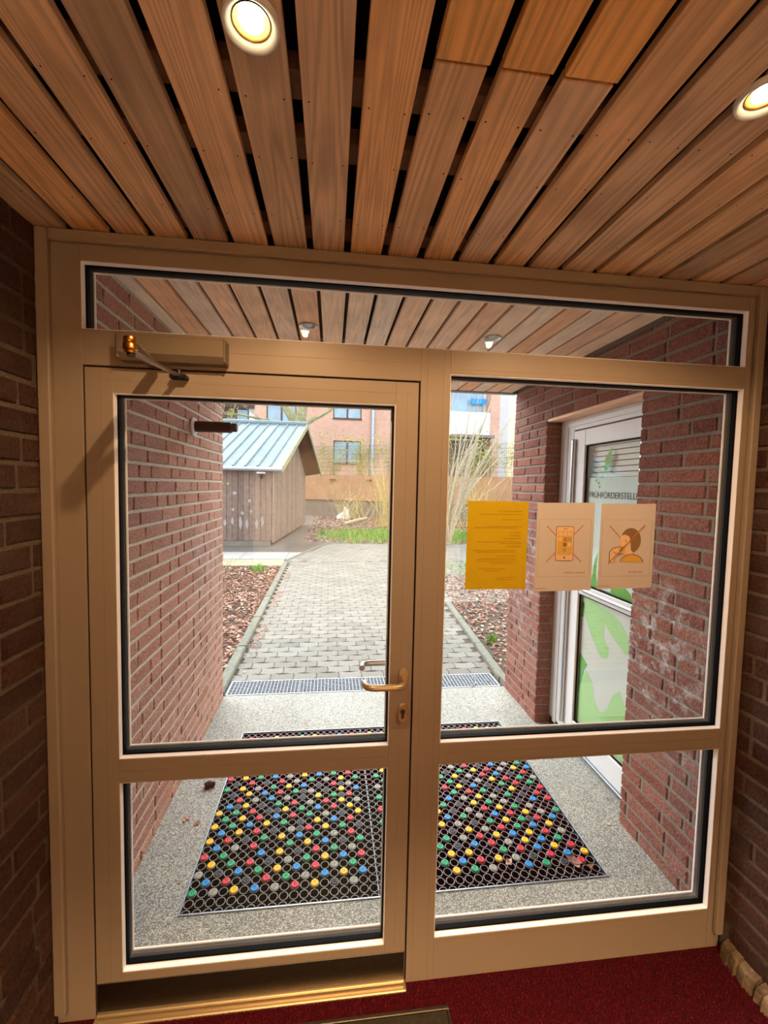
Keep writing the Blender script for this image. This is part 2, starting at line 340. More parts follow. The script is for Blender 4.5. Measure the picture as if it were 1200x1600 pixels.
# ------------------------------------------------------------------ THE STRUCTURE
YB = -3.3
wl = MB().box(-.42, -.125, YB, .0, -.02, 2.6).build('wall_left', M['mortar_in'], kind='structure', label='dark brown brick wall inside, left of the door', cat='wall')
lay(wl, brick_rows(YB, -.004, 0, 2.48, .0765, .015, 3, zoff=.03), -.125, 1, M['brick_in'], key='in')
wr = MB().box(2.262, 2.56, YB, .0, -.02, 2.6).build('wall_right', M['mortar_in'], kind='structure', label='dark brown brick wall inside, right of the glazed frame', cat='wall')
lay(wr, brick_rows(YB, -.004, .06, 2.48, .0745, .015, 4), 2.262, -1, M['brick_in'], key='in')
MB().box(-.42, 2.56, YB-.2, YB, -.02, 2.6).build('wall_back', M['plaster'], kind='structure', label='plain cream wall behind the viewer', cat='wall')
pl = MB().box(-.43, -.13, 0, 2.09, -.3, 2.62).build('wall_porch_left', M['mortar_l'], kind='structure', label='sunlit red brick wall outside, left of the porch', cat='wall')
lay(pl, brick_rows(.004, 2.088, -.02, 2.56, .0722, .015, 5, zoff=.015), -.13, 1, M['brick_l'], key='pl', limit=295)
endrows = [(a, b) for a, b in [(z*.0722-.035, z*.0722+.0247) for z in range(0, 36)]]
e = MB()
for i, (a, b) in enumerate(endrows):
    cuts = [-.43, -.3, -.13] if i % 2 else [-.43, -.2, -.13]
    for c0, c1 in zip(cuts, cuts[1:]): e.rbox(c0+.005, c1-.007, 2.05, 2.097, max(a, -.02), b, .003)
e.build('brick', M['brick_l'], pl, kind='stuff')
# right porch wall: near pier, lintel, far pier
pr = MB()
pr.box(2.30, 2.62, 0, .61, -.3, 2.62); pr.box(2.30, 2.62, 1.555, 2.09, -.3, 2.62); pr.box(2.30, 2.62, .61, 1.555, 2.262, 2.62)
pr = pr.build('wall_porch_right', M['mortar_r'], kind='structure', label='red brick wall outside with chalky bloom, right of the porch', cat='wall')
lay(pr, brick_rows(.004, .606, -.02, 2.25, .0699, .0145, 6)+brick_rows(1.558, 2.088, -.02, 2.25, .0699, .0145, 8)+brick_rows(.004, 2.088, 2.265, 2.56, .0699, .0145, 9), 2.30, -1, M['brick_r'], key='pr', limit=298)
e = MB()
for i in range(33):
    z = i*.0699-.02
    for c0, c1 in (([(2.30, 2.405)]) if i % 2 else [(2.30, 2.36), (2.368, 2.405)]): e.rbox(c0-.004, c1, 1.549, 1.57, z, min(z+.058, 2.25), .003)
    for c0, c1 in (([(2.30, 2.62)]) if i % 2 else [(2.30, 2.42), (2.43, 2.62)]): e.rbox(c0-.004, c1, .58, .616, z, min(z+.058, 2.25), .003); e.rbox(c0-.004, c1, 2.05, 2.097, z, min(z+.058, 2.55), .003)
e.build('brick', M['brick_r'], pr, kind='stuff')
bx('lintel_board', M['wood_out'], pr, 2.302, 2.42, .61, 1.555, 2.243, 2.262)
# floor inside with pile
fl = MB().box(-.42, 2.56, YB, .012, -.12, -.004).build('floor', M['carpet'], kind='structure', label='deep red carpet floor inside the entrance', cat='floor')
b = MB(); y = -.52
while y < -.002:
    x = -.12
    while x < 2.235:
        px, py = x+R.uniform(-.002, .002), y+R.uniform(-.002, .002)
        if not (.1 < px < 1.16 and py < -.082) :
            h = R.uniform(.004, .0075); lx, ly = R.uniform(-.003, .003), R.uniform(-.003, .003); n = len(b.v); w_ = .003
            b.v += [(px-w_, py-w_, -.005), (px+w_, py-w_, -.005), (px, py+w_, -.005), (px+lx, py+ly, h-.004)]
            b.face(n, n+1, n+3); b.face(n+1, n+2, n+3); b.face(n+2, n, n+3)
        x += .0062
    y += .0062
b.build('carpet_pile', M['pile'], fl, kind='stuff', fixn=False)
# baseboard right: broken render strip
b = MB(); yy = [YB+i*.033 for i in range(int((-.0-YB)/.033)+1)]
for i in range(len(yy)-1):
    a0 = yy[i]+(R.uniform(0, .006) if i % 2 else 0); a1 = yy[i+1]-(.004 if R.random() < .3 else 0)
    w0, w1 = .032+R.uniform(-.012, .009), .032+R.uniform(-.012, .009); h0, h1 = .048+R.uniform(-.006, .006), .048+R.uniform(-.006, .006)
    n = len(b.v)
    for (a, w_, h) in ((a0, w0, h0), (a1, w1, h1)): b.v += [(2.264, a, -.01), (2.262-w_-.012, a, -.01), (2.262-w_-.008, a, h*.5), (2.262-w_, a, h), (2.264, a, h+.016)]
    for k in range(4): b.face(n+k, n+k+1, n+k+6, n+k+5)
    b.face(n, n+1, n+2, n+3, n+4); b.face(n+9, n+8, n+7, n+6, n+5)
b.build('baseboard_right', M['skirt'], kind='structure', label='chipped crumbling skirting of render along the right wall', cat='baseboard')
b = MB()
for i in range(len(yy)-1): b.rbox(-.127, -.104+R.uniform(-.003, .003), yy[i], yy[i+1]-.002, -.01, .045+R.uniform(-.005, .005), .004)
b.build('baseboard_left', M['skirt'], kind='structure', label='chipped skirting of render along the left wall', cat='baseboard')
# round holes for the downlights, cut where a board carries one
HOLES = [(.602, -.634, .031), (1.514, -.634, .031), (.602, -1.95, .031), (1.514, -1.95, .031), (.611, .835, .033), (1.584, .842, .033)]
def drill(o):
    l = WL[o.name]; hs_ = [h for h in HOLES if abs(h[0]-l.x) < .06 and abs(h[1]-l.y) < o.dimensions.y/2 and (h[1] > 0) == (l.z > 2.53)]
    for h in hs_:
        c = MB().lathe([(h[2], -.05), (h[2], .05)], (h[0], h[1], l.z), 'z', 24, close=True).build('tmp_cut', M['void'])
        md = o.modifiers.new('b', 'BOOLEAN'); md.operation = 'DIFFERENCE'; md.object = c; md.solver = 'EXACT'
        bpy.context.view_layer.update(); me = bpy.data.meshes.new_from_object(o.evaluated_get(bpy.context.evaluated_depsgraph_get())); o.modifiers.clear(); o.data = me; bpy.data.objects.remove(c)
# ceiling inside: boards with dark gaps
ce = MB().box(-.42, 2.56, YB, .1, 2.555, 2.62).build('ceiling', M['void'], kind='structure', label='cedar slat ceiling inside with dark gaps', cat='ceiling')
seams = [-.146, -.03, .088, .196, .308, .425, .544, .662, .776, .893, 1.009, 1.124, 1.245, 1.362, 1.48, 1.603, 1.725, 1.844, 1.955, 2.074, 2.19, 2.30]
GAPW = .0105
for i, (a, c_) in enumerate(zip(seams, seams[1:])):
    xa, xb = a+GAPW, c_-GAPW
    if i == 0: xa = -.14
    xb = min(xb, 2.268)
    if i in (9, 10, 11):
        MB().rbox(xa+.002, xb-.002, -.612, .006, 2.482, 2.502, .0015).build('board', M['wood_in'], ce)
        o = MB().rbox(xa, xb, YB+.01, -.619, 2.479, 2.499, .0015).build('board', M['wood_new'], ce, label='fresher orange cedar board with a sawn end')
    else: drill(MB().rbox(xa, xb, YB+.01, .006, 2.481, 2.501, .0015).build('board', M['wood_in'], ce))
for yb in (-.51, -.36, -1.4, -2.3, -.05): bx('batten', M['batten'], ce, -.14, 2.27, yb-.03, yb+.03, 2.505, 2.54)
b = MB()
for a, c_ in zip(seams, seams[1:]):
    for yn in (-.155, -.36, -.51): 
        for fx in (.2, .8): 
            if R.random() < .8: b.lathe([(.0001, -.0016), (.0018, -.001), (.002, 0)], (a+(c_-a)*fx, yn+R.uniform(-.006, .006), 2.4815), n=6)
b.build('nail_heads', M['black'], ce, kind='stuff')
# lintel / roof over everything
MB().box(-.43, 2.62, .0, .14, 2.478, 2.56).build('trim_1', M['void'], kind='structure', label='dark packing strip between the frame head and the ceilings', cat='trim')
MB().box(-.6, 2.8, YB-.2, 2.14, 2.625, 2.8).build('ceiling_slab', M['plaster'], kind='structure', label='flat roof slab over entrance and porch', cat='roof')
# porch ceiling
co = MB().box(-.13, 2.30, .14, 2.07, 2.60, 2.622).build('ceiling_porch', M['void'], kind='structure', label='pale weathered cedar slat ceiling of the porch outside', cat='ceiling')
so = [-.179+.1216*i for i in range(0, 21)]
for a, c_ in zip(so, so[1:]):
    xa, xb = max(a+.008, -.125), min(c_-.008, 2.295)
    if xb-xa > .02: drill(MB().rbox(xa, xb, .14, 2.06, 2.56, 2.58, .0015).build('board', M['wood_out'], co))
for yb in (.3, 1.1, 1.9): bx('batten', M['batten'], co, -.12, 2.29, yb-.03, yb+.03, 2.582, 2.60)
MB().rbox(-.128, 2.298, 2.062, 2.12, 2.552, 2.60, .004).build('trim_2', M['galv'], kind='structure', label='pale metal edge strip at the outer end of the porch ceiling', cat='trim')
bx('trim_3', M['greypl'], None, -.43, 2.62, 2.09, 2.14, 2.6, 2.63, kind='structure', label='grey roof edge above the porch opening', cat='trim')
# porch floor
G = -.02
pf = MB()
X0, X1, Y0, Y1 = .141, 2.026, .328, 1.578
for (a, b_, c_, d) in ((-.13, X0, .07, 2.12), (X1, 2.44, .07, 2.12), (X0, X1, .07, Y0), (X0, X1, Y1, 2.12)): pf.box(a, b_, c_, d, -.14, G)
pf.box(X0, X1, Y0, Y1, -.14, -.075)
pf = pf.build('floor_porch', M['aggregate'], kind='structure', label='pebbly grey concrete floor of the porch outside', cat='floor')
# ------------------------------------------------------------------ the glazed front: fixed frame
D1 = .07
fr = empty('window_1', (-.12, 0, 0), 'beige metal glazed front with three fixed panes around the door', 'window', kind='structure')
def member(name, x0, x1, z0, z1, par, y0=0, y1=D1, mat='frame', c=.0012): return bx(name, M[mat], par, x0, x1, y0, y1, z0, z1, c=c)
member('frame_post', -.12, -.006, -.015, 2.477, fr); member('frame_post', 2.2, 2.253, -.015, 2.477, fr)
member('frame_head', -.006, 2.2, 2.399, 2.477, fr); member('frame_post', -.006, -.0255, 2.2, 2.3995, fr) if 0 else None
member('frame_post', 1.0225, 1.1216, -.015, 2.204, fr)
member('transom_bar', -.006, 1.0225, 2.0985, 2.203, fr); member('transom_bar', 1.1216, 2.2, 2.127, 2.203, fr)
member('middle_rail', 1.1216, 2.2, .7927, .8695, fr); member('bottom_rail', 1.1216, 2.2, -.015, .1523, fr)
member('frame_post', -.0255, -.006, 2.203, 2.399, fr) if 0 else None
# joint lines on the members
b = MB()
for (x0, x1, z0, z1) in ((1.0445, 1.0455, 0, 2.2), (1.0985, 1.0995, 0, 2.2), (1.13, 2.19, .8325, .8333), (1.13, 2.19, .8, .8006), (0, 1.02, 2.154, 2.1546), (1.13, 2.19, 2.142, 2.1426), (1.13, 2.19, .142, .1425), (2.2009, 2.2015, .0, 2.4)):
    b.box(x0, x1, -.0004, .001, z0, z1)
b.build('joint_line', M['ink_g'], fr)
# cover trim on the outer edge, proud of the frame
for a in ((-.12, -.085, .042, 2.477), (2.222, 2.253, .062, 2.477)): bx('cover_strip', M['frame'], fr, a[0], a[1], -.02, .0, a[2], a[3], c=.004)
bx('cover_strip', M['frame'], fr, -.085, 2.222, -.02, 0, 2.444, 2.477, c=.004)
q = MB(); q.box(2.2532, 2.2655, .004, .066, -.02, 2.478); q.box(-.1285, -.1202, .004, .066, -.02, 2.478); q.box(-.128, 2.264, .004, .066, 2.4772, 2.4795); q.build('leak_filler', M['gapdark'], fr)  # dark filler added to stop daylight leaking between frame and walls
def glaze(par, x0, x1, z0, z1, y0=0, bottom=True):
    """bead, gaskets, pane and outer lip of one opening"""
    def ring(name, mat, a, b_, wd, c=.0006):
        q = MB(); q.rbox(x0, x0+wd, a, b_, z0, z1, c=c); q.rbox(x1-wd, x1, a, b_, z0, z1, c=c); q.rbox(x0+wd, x1-wd, a, b_, z1-wd, z1, c=c)
        q.rbox(x0+wd, x1-wd, a, b_, z0, z0+wd, c=c); return q.build(name, M[mat], par)
    ring('glazing_bead', 'bead', y0+.001, y0+.021, .0022)
    ring('gasket', 'gasket', y0+.0212, y0+.030, .006, .002); ring('gasket', 'gasket', y0+.0305, y0+.062, .0035)
    MB().box(x0+.001, x1-.001, y0+.031, y0+.036, z0+.001, z1-.001).build('glass_pane', M['glass'], par)
    ring('outer_lip', 'bead', y0+.063, y0+.0695, .007)
glaze(fr, 1.1216, 2.2, .8695, 2.127); glaze(fr, 1.1216, 2.2, .1523, .7927)
tr = glaze(fr, -.006, 2.2, 2.203, 2.399)
bx('frame_post', M['frame'], fr, -.04, -.004, -.0005, .0695, 2.2, 2.4) if 0 else None
bx('sill_profile', M['galv'], fr, -.12, 2.253, .07, .115, -.02, .006, c=.004)
# ------------------------------------------------------------------ door leaf
dr = empty('door_1', (0, 0, 0), 'beige metal glass door leaf with lever handle and steel kick plate', 'door', kind='structure')
LX0, LX1, LZ0, LZ1 = .0, 1.0165, .012, 2.0925
member('stile', LX0, .079, LZ0, LZ1, dr, -.001, .068); member('stile', .942, LX1, LZ0, LZ1, dr, -.001, .068)
member('top_rail', .079, .942, 2.019, LZ1, dr, -.001, .068); member('lock_rail', .079, .942, .793, .871, dr, -.001, .068); member('bottom_rail', .079, .942, LZ0, .147, dr, -.001, .068)
bx('rebate', M['gapdark'], dr, -.0055, 1.022, .012, .066, .001, 2.098, c=.0005) if 0 else None
q = MB(); q.box(-.0058, -.0002, .006, .06, 0, 2.098); q.box(1.0167, 1.0223, .006, .06, 0, 2.098); q.box(0, 1.0165, .006, .06, 2.0927, 2.0984); q.build('door_seal', M['gapdark'], dr)
glaze(dr, .079, .942, .871, 2.019, -.001); glaze(dr, .079, .942, .147, .793, -.001)
b = MB()
for (x0, x1, z0, z1) in ((.0445, .0452, .03, 2.08), (.979, .9797, .13, .95), (.979, .9797, 1.15, 2.06), (.02, 1.0, 2.0560, 2.0566), (.09, .93, .8325, .8331), (.95, 1.01, .9295, .9301)): b.box(x0, x1, -.0014, .001, z0, z1)
b.build('joint_line', M['ink_g'], dr)
bx('kick_plate', M['steel'], dr, .002, 1.0145, -.0035, -.001, .02, .118, c=.0008, label='brushed steel kick plate')
bx('drip_strip', M['handle'], dr, .002, 1.0145, -.012, -.001, .0085, .0185, c=.002)
th = MB().rbox(-.005, 1.021, -.03, .07, -.018, .004, .003).build('trim_4', M['handle'], kind='structure', label='gold-toned metal threshold strip under the door', cat='threshold')
# handle: rosette, spindle, U-shaped lever
def oval(cx, cz, w_, h, y0, y1, n=28):
    q = MB(); pts = []
    for k in range(n):
        a = 2*math.pi*k/n; x, z = math.cos(a)*w_, math.sin(a)*w_; z += (h-w_) if z >= 0 else -(h-w_); pts.append((cx+x, y0, cz+z))
    ins = [((p[0]-cx)*.86+cx, y1, (p[2]-cz)*.92+cz) for p in pts]; mid = [(p[0], y0+(y1-y0)*.6, p[2]) for p in pts]
    n0 = len(q.v); q.v += pts+mid+ins
    for r_ in range(2):
        for k in range(n): q.face(n0+r_*n+k, n0+r_*n+(k+1) % n, n0+(r_+1)*n+(k+1) % n, n0+(r_+1)*n+k)
    q.face(*range(n0+2*n, n0+3*n)); return q
HX = .987
ros = oval(HX, 1.108, .0165, .034, -.0014, -.010).build('rosette', M['handle'], dr, smooth=True)
def lever(y0, sgn, mat):
    q = MB(); Y = lambda d: y0+sgn*d; rr_ = .0105
    path = [(HX, Y(.004), 1.108), (HX, Y(.035), 1.108), (HX-.003, Y(.049), 1.107), (HX-.012, Y(.057), 1.106), (HX-.03, Y(.06), 1.105), (HX-.10, Y(.06), 1.105), (HX-.115, Y(.058), 1.105), (HX-.127, Y(.05), 1.105), (HX-.132, Y(.038), 1.105), (HX-.133, Y(.02), 1.105)]
    q.tube(path, rr_, 16); return q.build('lever', M[mat], dr, smooth=True)
lever(-.002, -1, 'handle'); lever(.068, 1, 'alu')
kr = oval(HX, .988, .0165, .033, -.0014, -.010).build('key_rosette', M['handle'], dr, smooth=True)
q = MB(); q.lathe([(.0001, -.0125), (.0085, -.0125), (.0085, -.009)], (HX, 0, .994), 'y', 20); q.rbox(HX-.0042, HX+.0042, -.0125, -.009, .971, .99, .001); q.build('lock_cylinder', M['steel'], kr)
bx('keyhole', M['black'], kr, HX-.001, HX+.001, -.0131, -.0124, .974, .999, c=.0003)
oval(HX, 1.108, .0165, .034, .068, .0775).build('rosette', M['alu'], dr, smooth=True)
# ------------------------------------------------------------------ door closer
cl = empty('door_closer', (.257, -.02, 2.143), 'bronze door closer box with folded arm above the door', 'door closer')
q = MB(); pr_ = [(-.0008, 2.108), (-.0008, 2.184), (-.05, 2.180), (-.055, 2.172), (-.055, 2.126), (-.04, 2.108)]
q.prism([(.118, y_, z_) for y_, z_ in pr_], (.295, 0, 0)); q.build('closer_body', M['closer'], cl)
bx('end_cap', M['closer'], cl, .410, .418, -.051, -.0008, 2.11, 2.182, c=.004); bx('end_cap', M['closer'], cl, .110, .120, -.051, -.0008, 2.11, 2.182, c=.004)
EL = (.265, -.30, 2.072)
q = MB(); q.lathe([(.0001, .019), (.0125, .019), (.0145, .015), (.0145, .006), (.013, .004), (.0155, .001), (.0155, -.010), (.012, -.013), (.012, -.019), (.0001, -.019)], EL, 'z', 28)
q.build('elbow_joint', M['brass'], cl, smooth=True)
q = MB(); q.lathe([(.0001, 0), (.009, 0), (.009, .006), (.0001, .006)], (EL[0]+.001, EL[1], EL[2]-.025), 'z', 16); q.build('elbow_screw', M['black'], cl)
def bar(p, q_, w_, h, nm, mat, w2=None):
    p, q_ = Vector(p), Vector(q_); d = (q_-p).normalized(); s_ = d.cross(Vector((0, 0, 1))).normalized(); u = s_.cross(d); mb = MB(); w2 = w2 or w_
    mb.v = [tuple(c+s_*a*k+u*b__*h) for c, k in ((p, w_), (q_, w2)) for a, b__ in ((-1, -1), (1, -1), (1, 1), (-1, 1))]
    for f in ((0, 1, 2, 3), (7, 6, 5, 4), (0, 4, 5, 1), (1, 5, 6, 2), (2, 6, 7, 3), (3, 7, 4, 0)): mb.face(*f)
    return mb.build(nm, M[mat], cl)
bar((EL[0], EL[1], 2.083), (.212, -.035, 2.094), .012, .0025, 'main_arm', 'closer', .017)
bar((EL[0], EL[1]+.004, 2.058), (.276, -.024, 2.074), .011, .003, 'link_arm', 'alu', .006)
q = MB(); q.lathe([(.0001, 0), (.013, 0), (.013, .014), (.0001, .014)], (.212, -.035, 2.09), 'z', 18); q.build('spindle', M['steel'], cl)
for f in (.12, .22): q = MB(); q.lathe([(.0001, -.0006), (.003, -.0006), (.003, .001)], (EL[0]+(.212-EL[0])*f, EL[1]+.265*f, 2.0815), 'z', 10); q.build('arm_hole', M['black'], cl)
bx('arm_shoe', M['black'], cl, .252, .300, -.034, -.0015, 2.064, 2.076, c=.002)
q = MB(); q.lathe([(.0001, .010), (.006, .010), (.006, -.002), (.0001, -.002)], (.278, -.022, 2.08), 'z', 12); q.build('shoe_pin', M['steel'], cl)
# ------------------------------------------------------------------ papers taped outside the pane
def flat(par, name, mat, pts, y, th_=.0004): return MB().prism([(x, y, z) for x, z in pts], (0, -th_, 0)).build(name, M[mat], par)
def stroke(q, pts, w_, y, th_=.0004):
    for (x0, z0), (x1, z1) in zip(pts, pts[1:]):
        dx, dz = x1-x0, z1-z0; L = math.hypot(dx, dz) or 1; nx, nz = -dz/L*w_/2, dx/L*w_/2
        q.prism([(x0+nx, y, z0+nz), (x1+nx, y, z1+nz), (x1-nx, y, z1-nz), (x0-nx, y, z0-nz)], (0, -th_, 0))
PY = .0302
def paper(name, x0, x1, z0, z1, mat, label, tilt=0):
    q = MB(); n = len(q.v); q.prism([(x0, PY, z0), (x1, PY, z0+tilt), (x1+.001, PY, z1+tilt), (x0+.002, PY, z1)], (0, -.0005, 0)); return q.build(name, M[mat], None, label=label, cat='notice')
YF = PY-.0006
py_ = paper('notice', 1.203, 1.423, 1.401, 1.710, 'paper_y', 'yellow sheet with lines of small print taped to the pane')
q = MB(); rr = random.Random(2)
for z, a, c_ in [(1.675, .12, .22), (1.664, .05, .22), (1.646, .14, .22), (1.622, .08, .22), (1.617, .03, .2), (1.6, .17, .22), (1.59, .17, .22), (1.58, .15, .22), (1.568, .04, .22), (1.562, .14, .22), (1.552, .16, .22), (1.538, .03, .2), (1.532, .04, .2), (1.518, .12, .21), (1.508, .05, .2), (1.5, .04, .2), (1.493, .1, .19), (1.473, .05, .16), (1.466, .07, .14), (1.442, .13, .2), (1.435, .12, .19)]:
    x = 1.203+(a)*.9
    while x < 1.203+c_*.9:
        L = rr.uniform(.006, .018); stroke(q, [(x, z), (min(x+L, 1.203+c_*.9), z)], .0016, YF); x += L+.0025
q.build('print', M['ink_yd'], py_, kind='stuff')
p2 = paper('notice.001', 1.455, 1.671, 1.391, 1.706, 'paper', 'white sheet with a crossed-out mobile phone drawing', .004)
def border(par, x0, x1, z0, z1):
    q = MB(); stroke(q, [(x0, z0), (x1, z0), (x1, z1), (x0, z1), (x0, z0)], .0008, YF); q.build('print_border', M['ink_lg'], par)
border(p2, 1.466, 1.66, 1.445, 1.650)
cx, cz = 1.563, 1.563
q = MB(); stroke(q, [(cx-.068, cz+.062), (cx+.066, cz-.066)], .0035, YF); stroke(q, [(cx+.068, cz+.066), (cx-.068, cz-.066)], .0035, YF); q.build('cross', M['ink_r'], p2)
def rr2(x0, x1, z0, z1, r_=.006):
    pts = []
    for (a, b__, s_) in ((x1-r_, z1-r_, 0), (x0+r_, z1-r_, 90), (x0+r_, z0+r_, 180), (x1-r_, z0+r_, 270)):
        for k in range(5): t_ = math.radians(s_+k*22.5); pts.append((a+r_*math.cos(t_), b__+r_*math.sin(t_)))
    return pts
flat(p2, 'phone_outline', 'ink_b', rr2(cx-.034, cx+.034, cz-.062, cz+.062, .008), YF-.0005); flat(p2, 'phone_body', 'ink_s', rr2(cx-.032, cx+.032, cz-.060, cz+.060, .007), YF-.001)
flat(p2, 'phone_screen', 'ink_y', rr2(cx-.027, cx+.027, cz-.040, cz+.045, .002), YF-.0015)
for i in range(3):
    for j in range(4):
        if j == 3 and i != 1: continue
        flat(p2, 'app_tile', ['ink_lg', 'ink_s', 'ink_y', 'ink_r', 'ink_b'][(i*2+j) % 5] if j else 'ink_s', rr2(cx-.024+i*.0172, cx-.024+i*.0172+.0135, cz+.028-j*.019, cz+.028-j*.019+.0135, .002), YF-.002)
q = MB(); q.lathe([(.0001, -.0004), (.004, -.0004), (.004, 0)], (cx, YF-.0012, cz-.050), 'y', 12); stroke(q, [(cx-.008, cz+.053), (cx+.008, cz+.053)], .0018, YF-.0012); q.build('phone_button', M['ink_b'], p2, kind='stuff')
def squig(par, x0, x1, z):
    q = MB(); x = x0; r4 = random.Random(int(x0*1e4))
    while x < x1:
        h = r4.uniform(.003, .006); stroke(q, [(x, z), (x+.001, z+h), (x+.0035, z+h*.5), (x+.0038, z)], .0009, YF); x += .0055 if r4.random() < .85 else .01
    q.build('caption', M['ink_b'], par)
squig(p2, 1.565, 1.642, 1.456)
q = MB(); stroke(q, [(1.458, 1.402), (1.502, 1.403)], .001, YF); q.build('foot_line', M['ink_b'], p2)
p3 = paper('notice.002', 1.695, 1.908, 1.398, 1.706, 'paper', 'white sheet with a crossed-out eating child drawing', .004)
border(p3, 1.705, 1.897, 1.445, 1.650)
cx = 1.800
q = MB(); stroke(q, [(cx-.068, cz+.066), (cx-.02, cz+.018)], .0035, YF); stroke(q, [(cx+.02, cz-.03), (cx+.066, cz-.066)], .0035, YF); stroke(q, [(cx+.068, cz+.07), (cx-.068, cz-.07)], .0035, YF-.003); q.build('cross', M['ink_r'], p3)
def ell(a, b__, rx, rz, s_=0, e_=360, n=24): return [(a+rx*math.cos(math.radians(s_+(e_-s_)*k/n)), b__+rz*math.sin(math.radians(s_+(e_-s_)*k/n))) for k in range(n+(0 if e_-s_ == 360 else 1))]
flat(p3, 'hair', 'ink_g', ell(cx+.016, cz+.012, .040, .046), YF-.0005)
flat(p3, 'face', 'ink_s', [(cx-.024, cz+.03), (cx-.006, cz+.034), (cx+.010, cz+.026), (cx+.016, cz+.0), (cx+.018, cz-.022), (cx+.03, cz-.034), (cx+.012, cz-.04), (cx-.010, cz-.034), (cx-.022, cz-.018), (cx-.027, cz+.008)], YF-.001)
flat(p3, 'eye', 'ink_b', ell(cx-.003, cz+.010, .0022, .003, n=10), YF-.0015)
flat(p3, 'shirt', 'ink_y', ell(cx+.022, cz-.066, .042, .026, 0, 180), YF-.0005)
flat(p3, 'hand', 'ink_s', [(cx-.064, cz-.066), (cx-.066, cz-.03), (cx-.055, cz-.016), (cx-.032, cz-.010), (cx-.008, cz-.013), (cx-.012, cz-.022), (cx-.03, cz-.04), (cx-.045, cz-.05), (cx-.045, cz-.066)], YF-.002)
q = MB(); stroke(q, [(cx-.064, cz-.066), (cx-.066, cz-.03), (cx-.055, cz-.016), (cx-.032, cz-.010), (cx-.008, cz-.013)], .0022, YF-.0025)
for k in range(4): stroke(q, [(cx-.052+k*.009, cz-.028-k*.003), (cx-.036+k*.009, cz-.042+k*.002)], .0018, YF-.0025)
stroke(q, [(cx-.045, cz-.05), (cx-.045, cz-.066)], .002, YF-.0025); stroke(q, ell(cx+.022, cz-.066, .044, .028, 0, 180), .002, YF-.0012); q.build('drawn_line', M['ink_b'], p3)
flat(p3, 'cake', 'ink_y', [(cx-.03, cz-.014), (cx-.006, cz-.012), (cx-.008, cz-.024), (cx-.03, cz-.026)], YF-.003)
squig(p3, 1.815, 1.865, 1.458)
q = MB(); stroke(q, [(1.698, 1.408), (1.742, 1.409)], .001, YF); q.build('foot_line', M['ink_b'], p3)
# ------------------------------------------------------------------ downlights
def downlight(x, y, z, r_, on, label, power=None, tilt=0, size=150):
    t = empty('ceiling_downlight', (x, y, z), label, 'ceiling light')
    q = MB(); q.lathe([(r_*.60, .008), (r_*.70, .002), (r_*.9, -.005), (r_*.97, -.005), (r_, -.001), (r_, .006)], (x, y, z), 'z', 36); q.build('trim_ring', M['white' if on else 'alu'], t, smooth=True)
    q = MB(); q.lathe([(r_*.64, .002), (r_*.56, .006), (r_*.52, .02), (r_*.4, .035), (.0001, .035)], (x, y, z), 'z', 36); q.build('reflector', M['brass' if on else 'alu'], t, smooth=True)
    q = MB(); rb = r_*.44
    q.lathe([(.0001, -.003), (rb*.6, -.002), (rb, .004), (rb*.9, .03), (.0001, .033)], (x, y, z), 'z', 28); q.build('bulb', BULB if on else M['curtain'], t, smooth=True)
    if on:
        ld = bpy.data.lights.new('downlight_beam', 'SPOT'); ld.energy = power or SPOT_W; ld.color = LAMP_WARM; ld.spot_size = math.radians(size); ld.spot_blend = .35; ld.shadow_soft_size = .012
        o = link('downlight_beam', ld, (x, y, z-.008), t); o.rotation_euler.x = -tilt
    return t
BULB = mat_emit('lit_bulb', (1, .78, .42), 24)
downlight(.602, -.634, 2.478, .045, True, 'lit round ceiling downlight left of the cut boards')
downlight(1.514, -.634, 2.478, .045, True, 'lit round ceiling downlight near the right wall')
for x in (.602, 1.514):
    downlight(x, -1.95, 2.478, .045, True, 'unseen fill downlight added behind the viewer, %s side' % ('left' if x < 1 else 'right'), FILL_W, .27, 126)  # unseen lamps added to brighten the ceiling and the lower frame
downlight(.611, .835, 2.558, .048, False, 'unlit round porch downlight nearer the left wall'); downlight(1.584, .842, 2.558, .048, False, 'unlit round porch downlight nearer the right wall')
# ------------------------------------------------------------------ dark mat at the door inside
t = empty('door_mat', (.63, -.3, 0), 'dark metal-edged mat let into the red carpet', 'mat')
bx('mat_field', M['trap'], t, .11, 1.145, -.9, -.095, -.01, .004, c=.002)
q = MB(); q.rbox(.105, 1.155, -.095, -.083, -.01, .007, .002); q.rbox(1.143, 1.155, -.9, -.095, -.01, .007, .002); q.rbox(.1, .11, -.9, -.095, -.01, .007, .002); q.build('mat_edge', M['steel'], t)
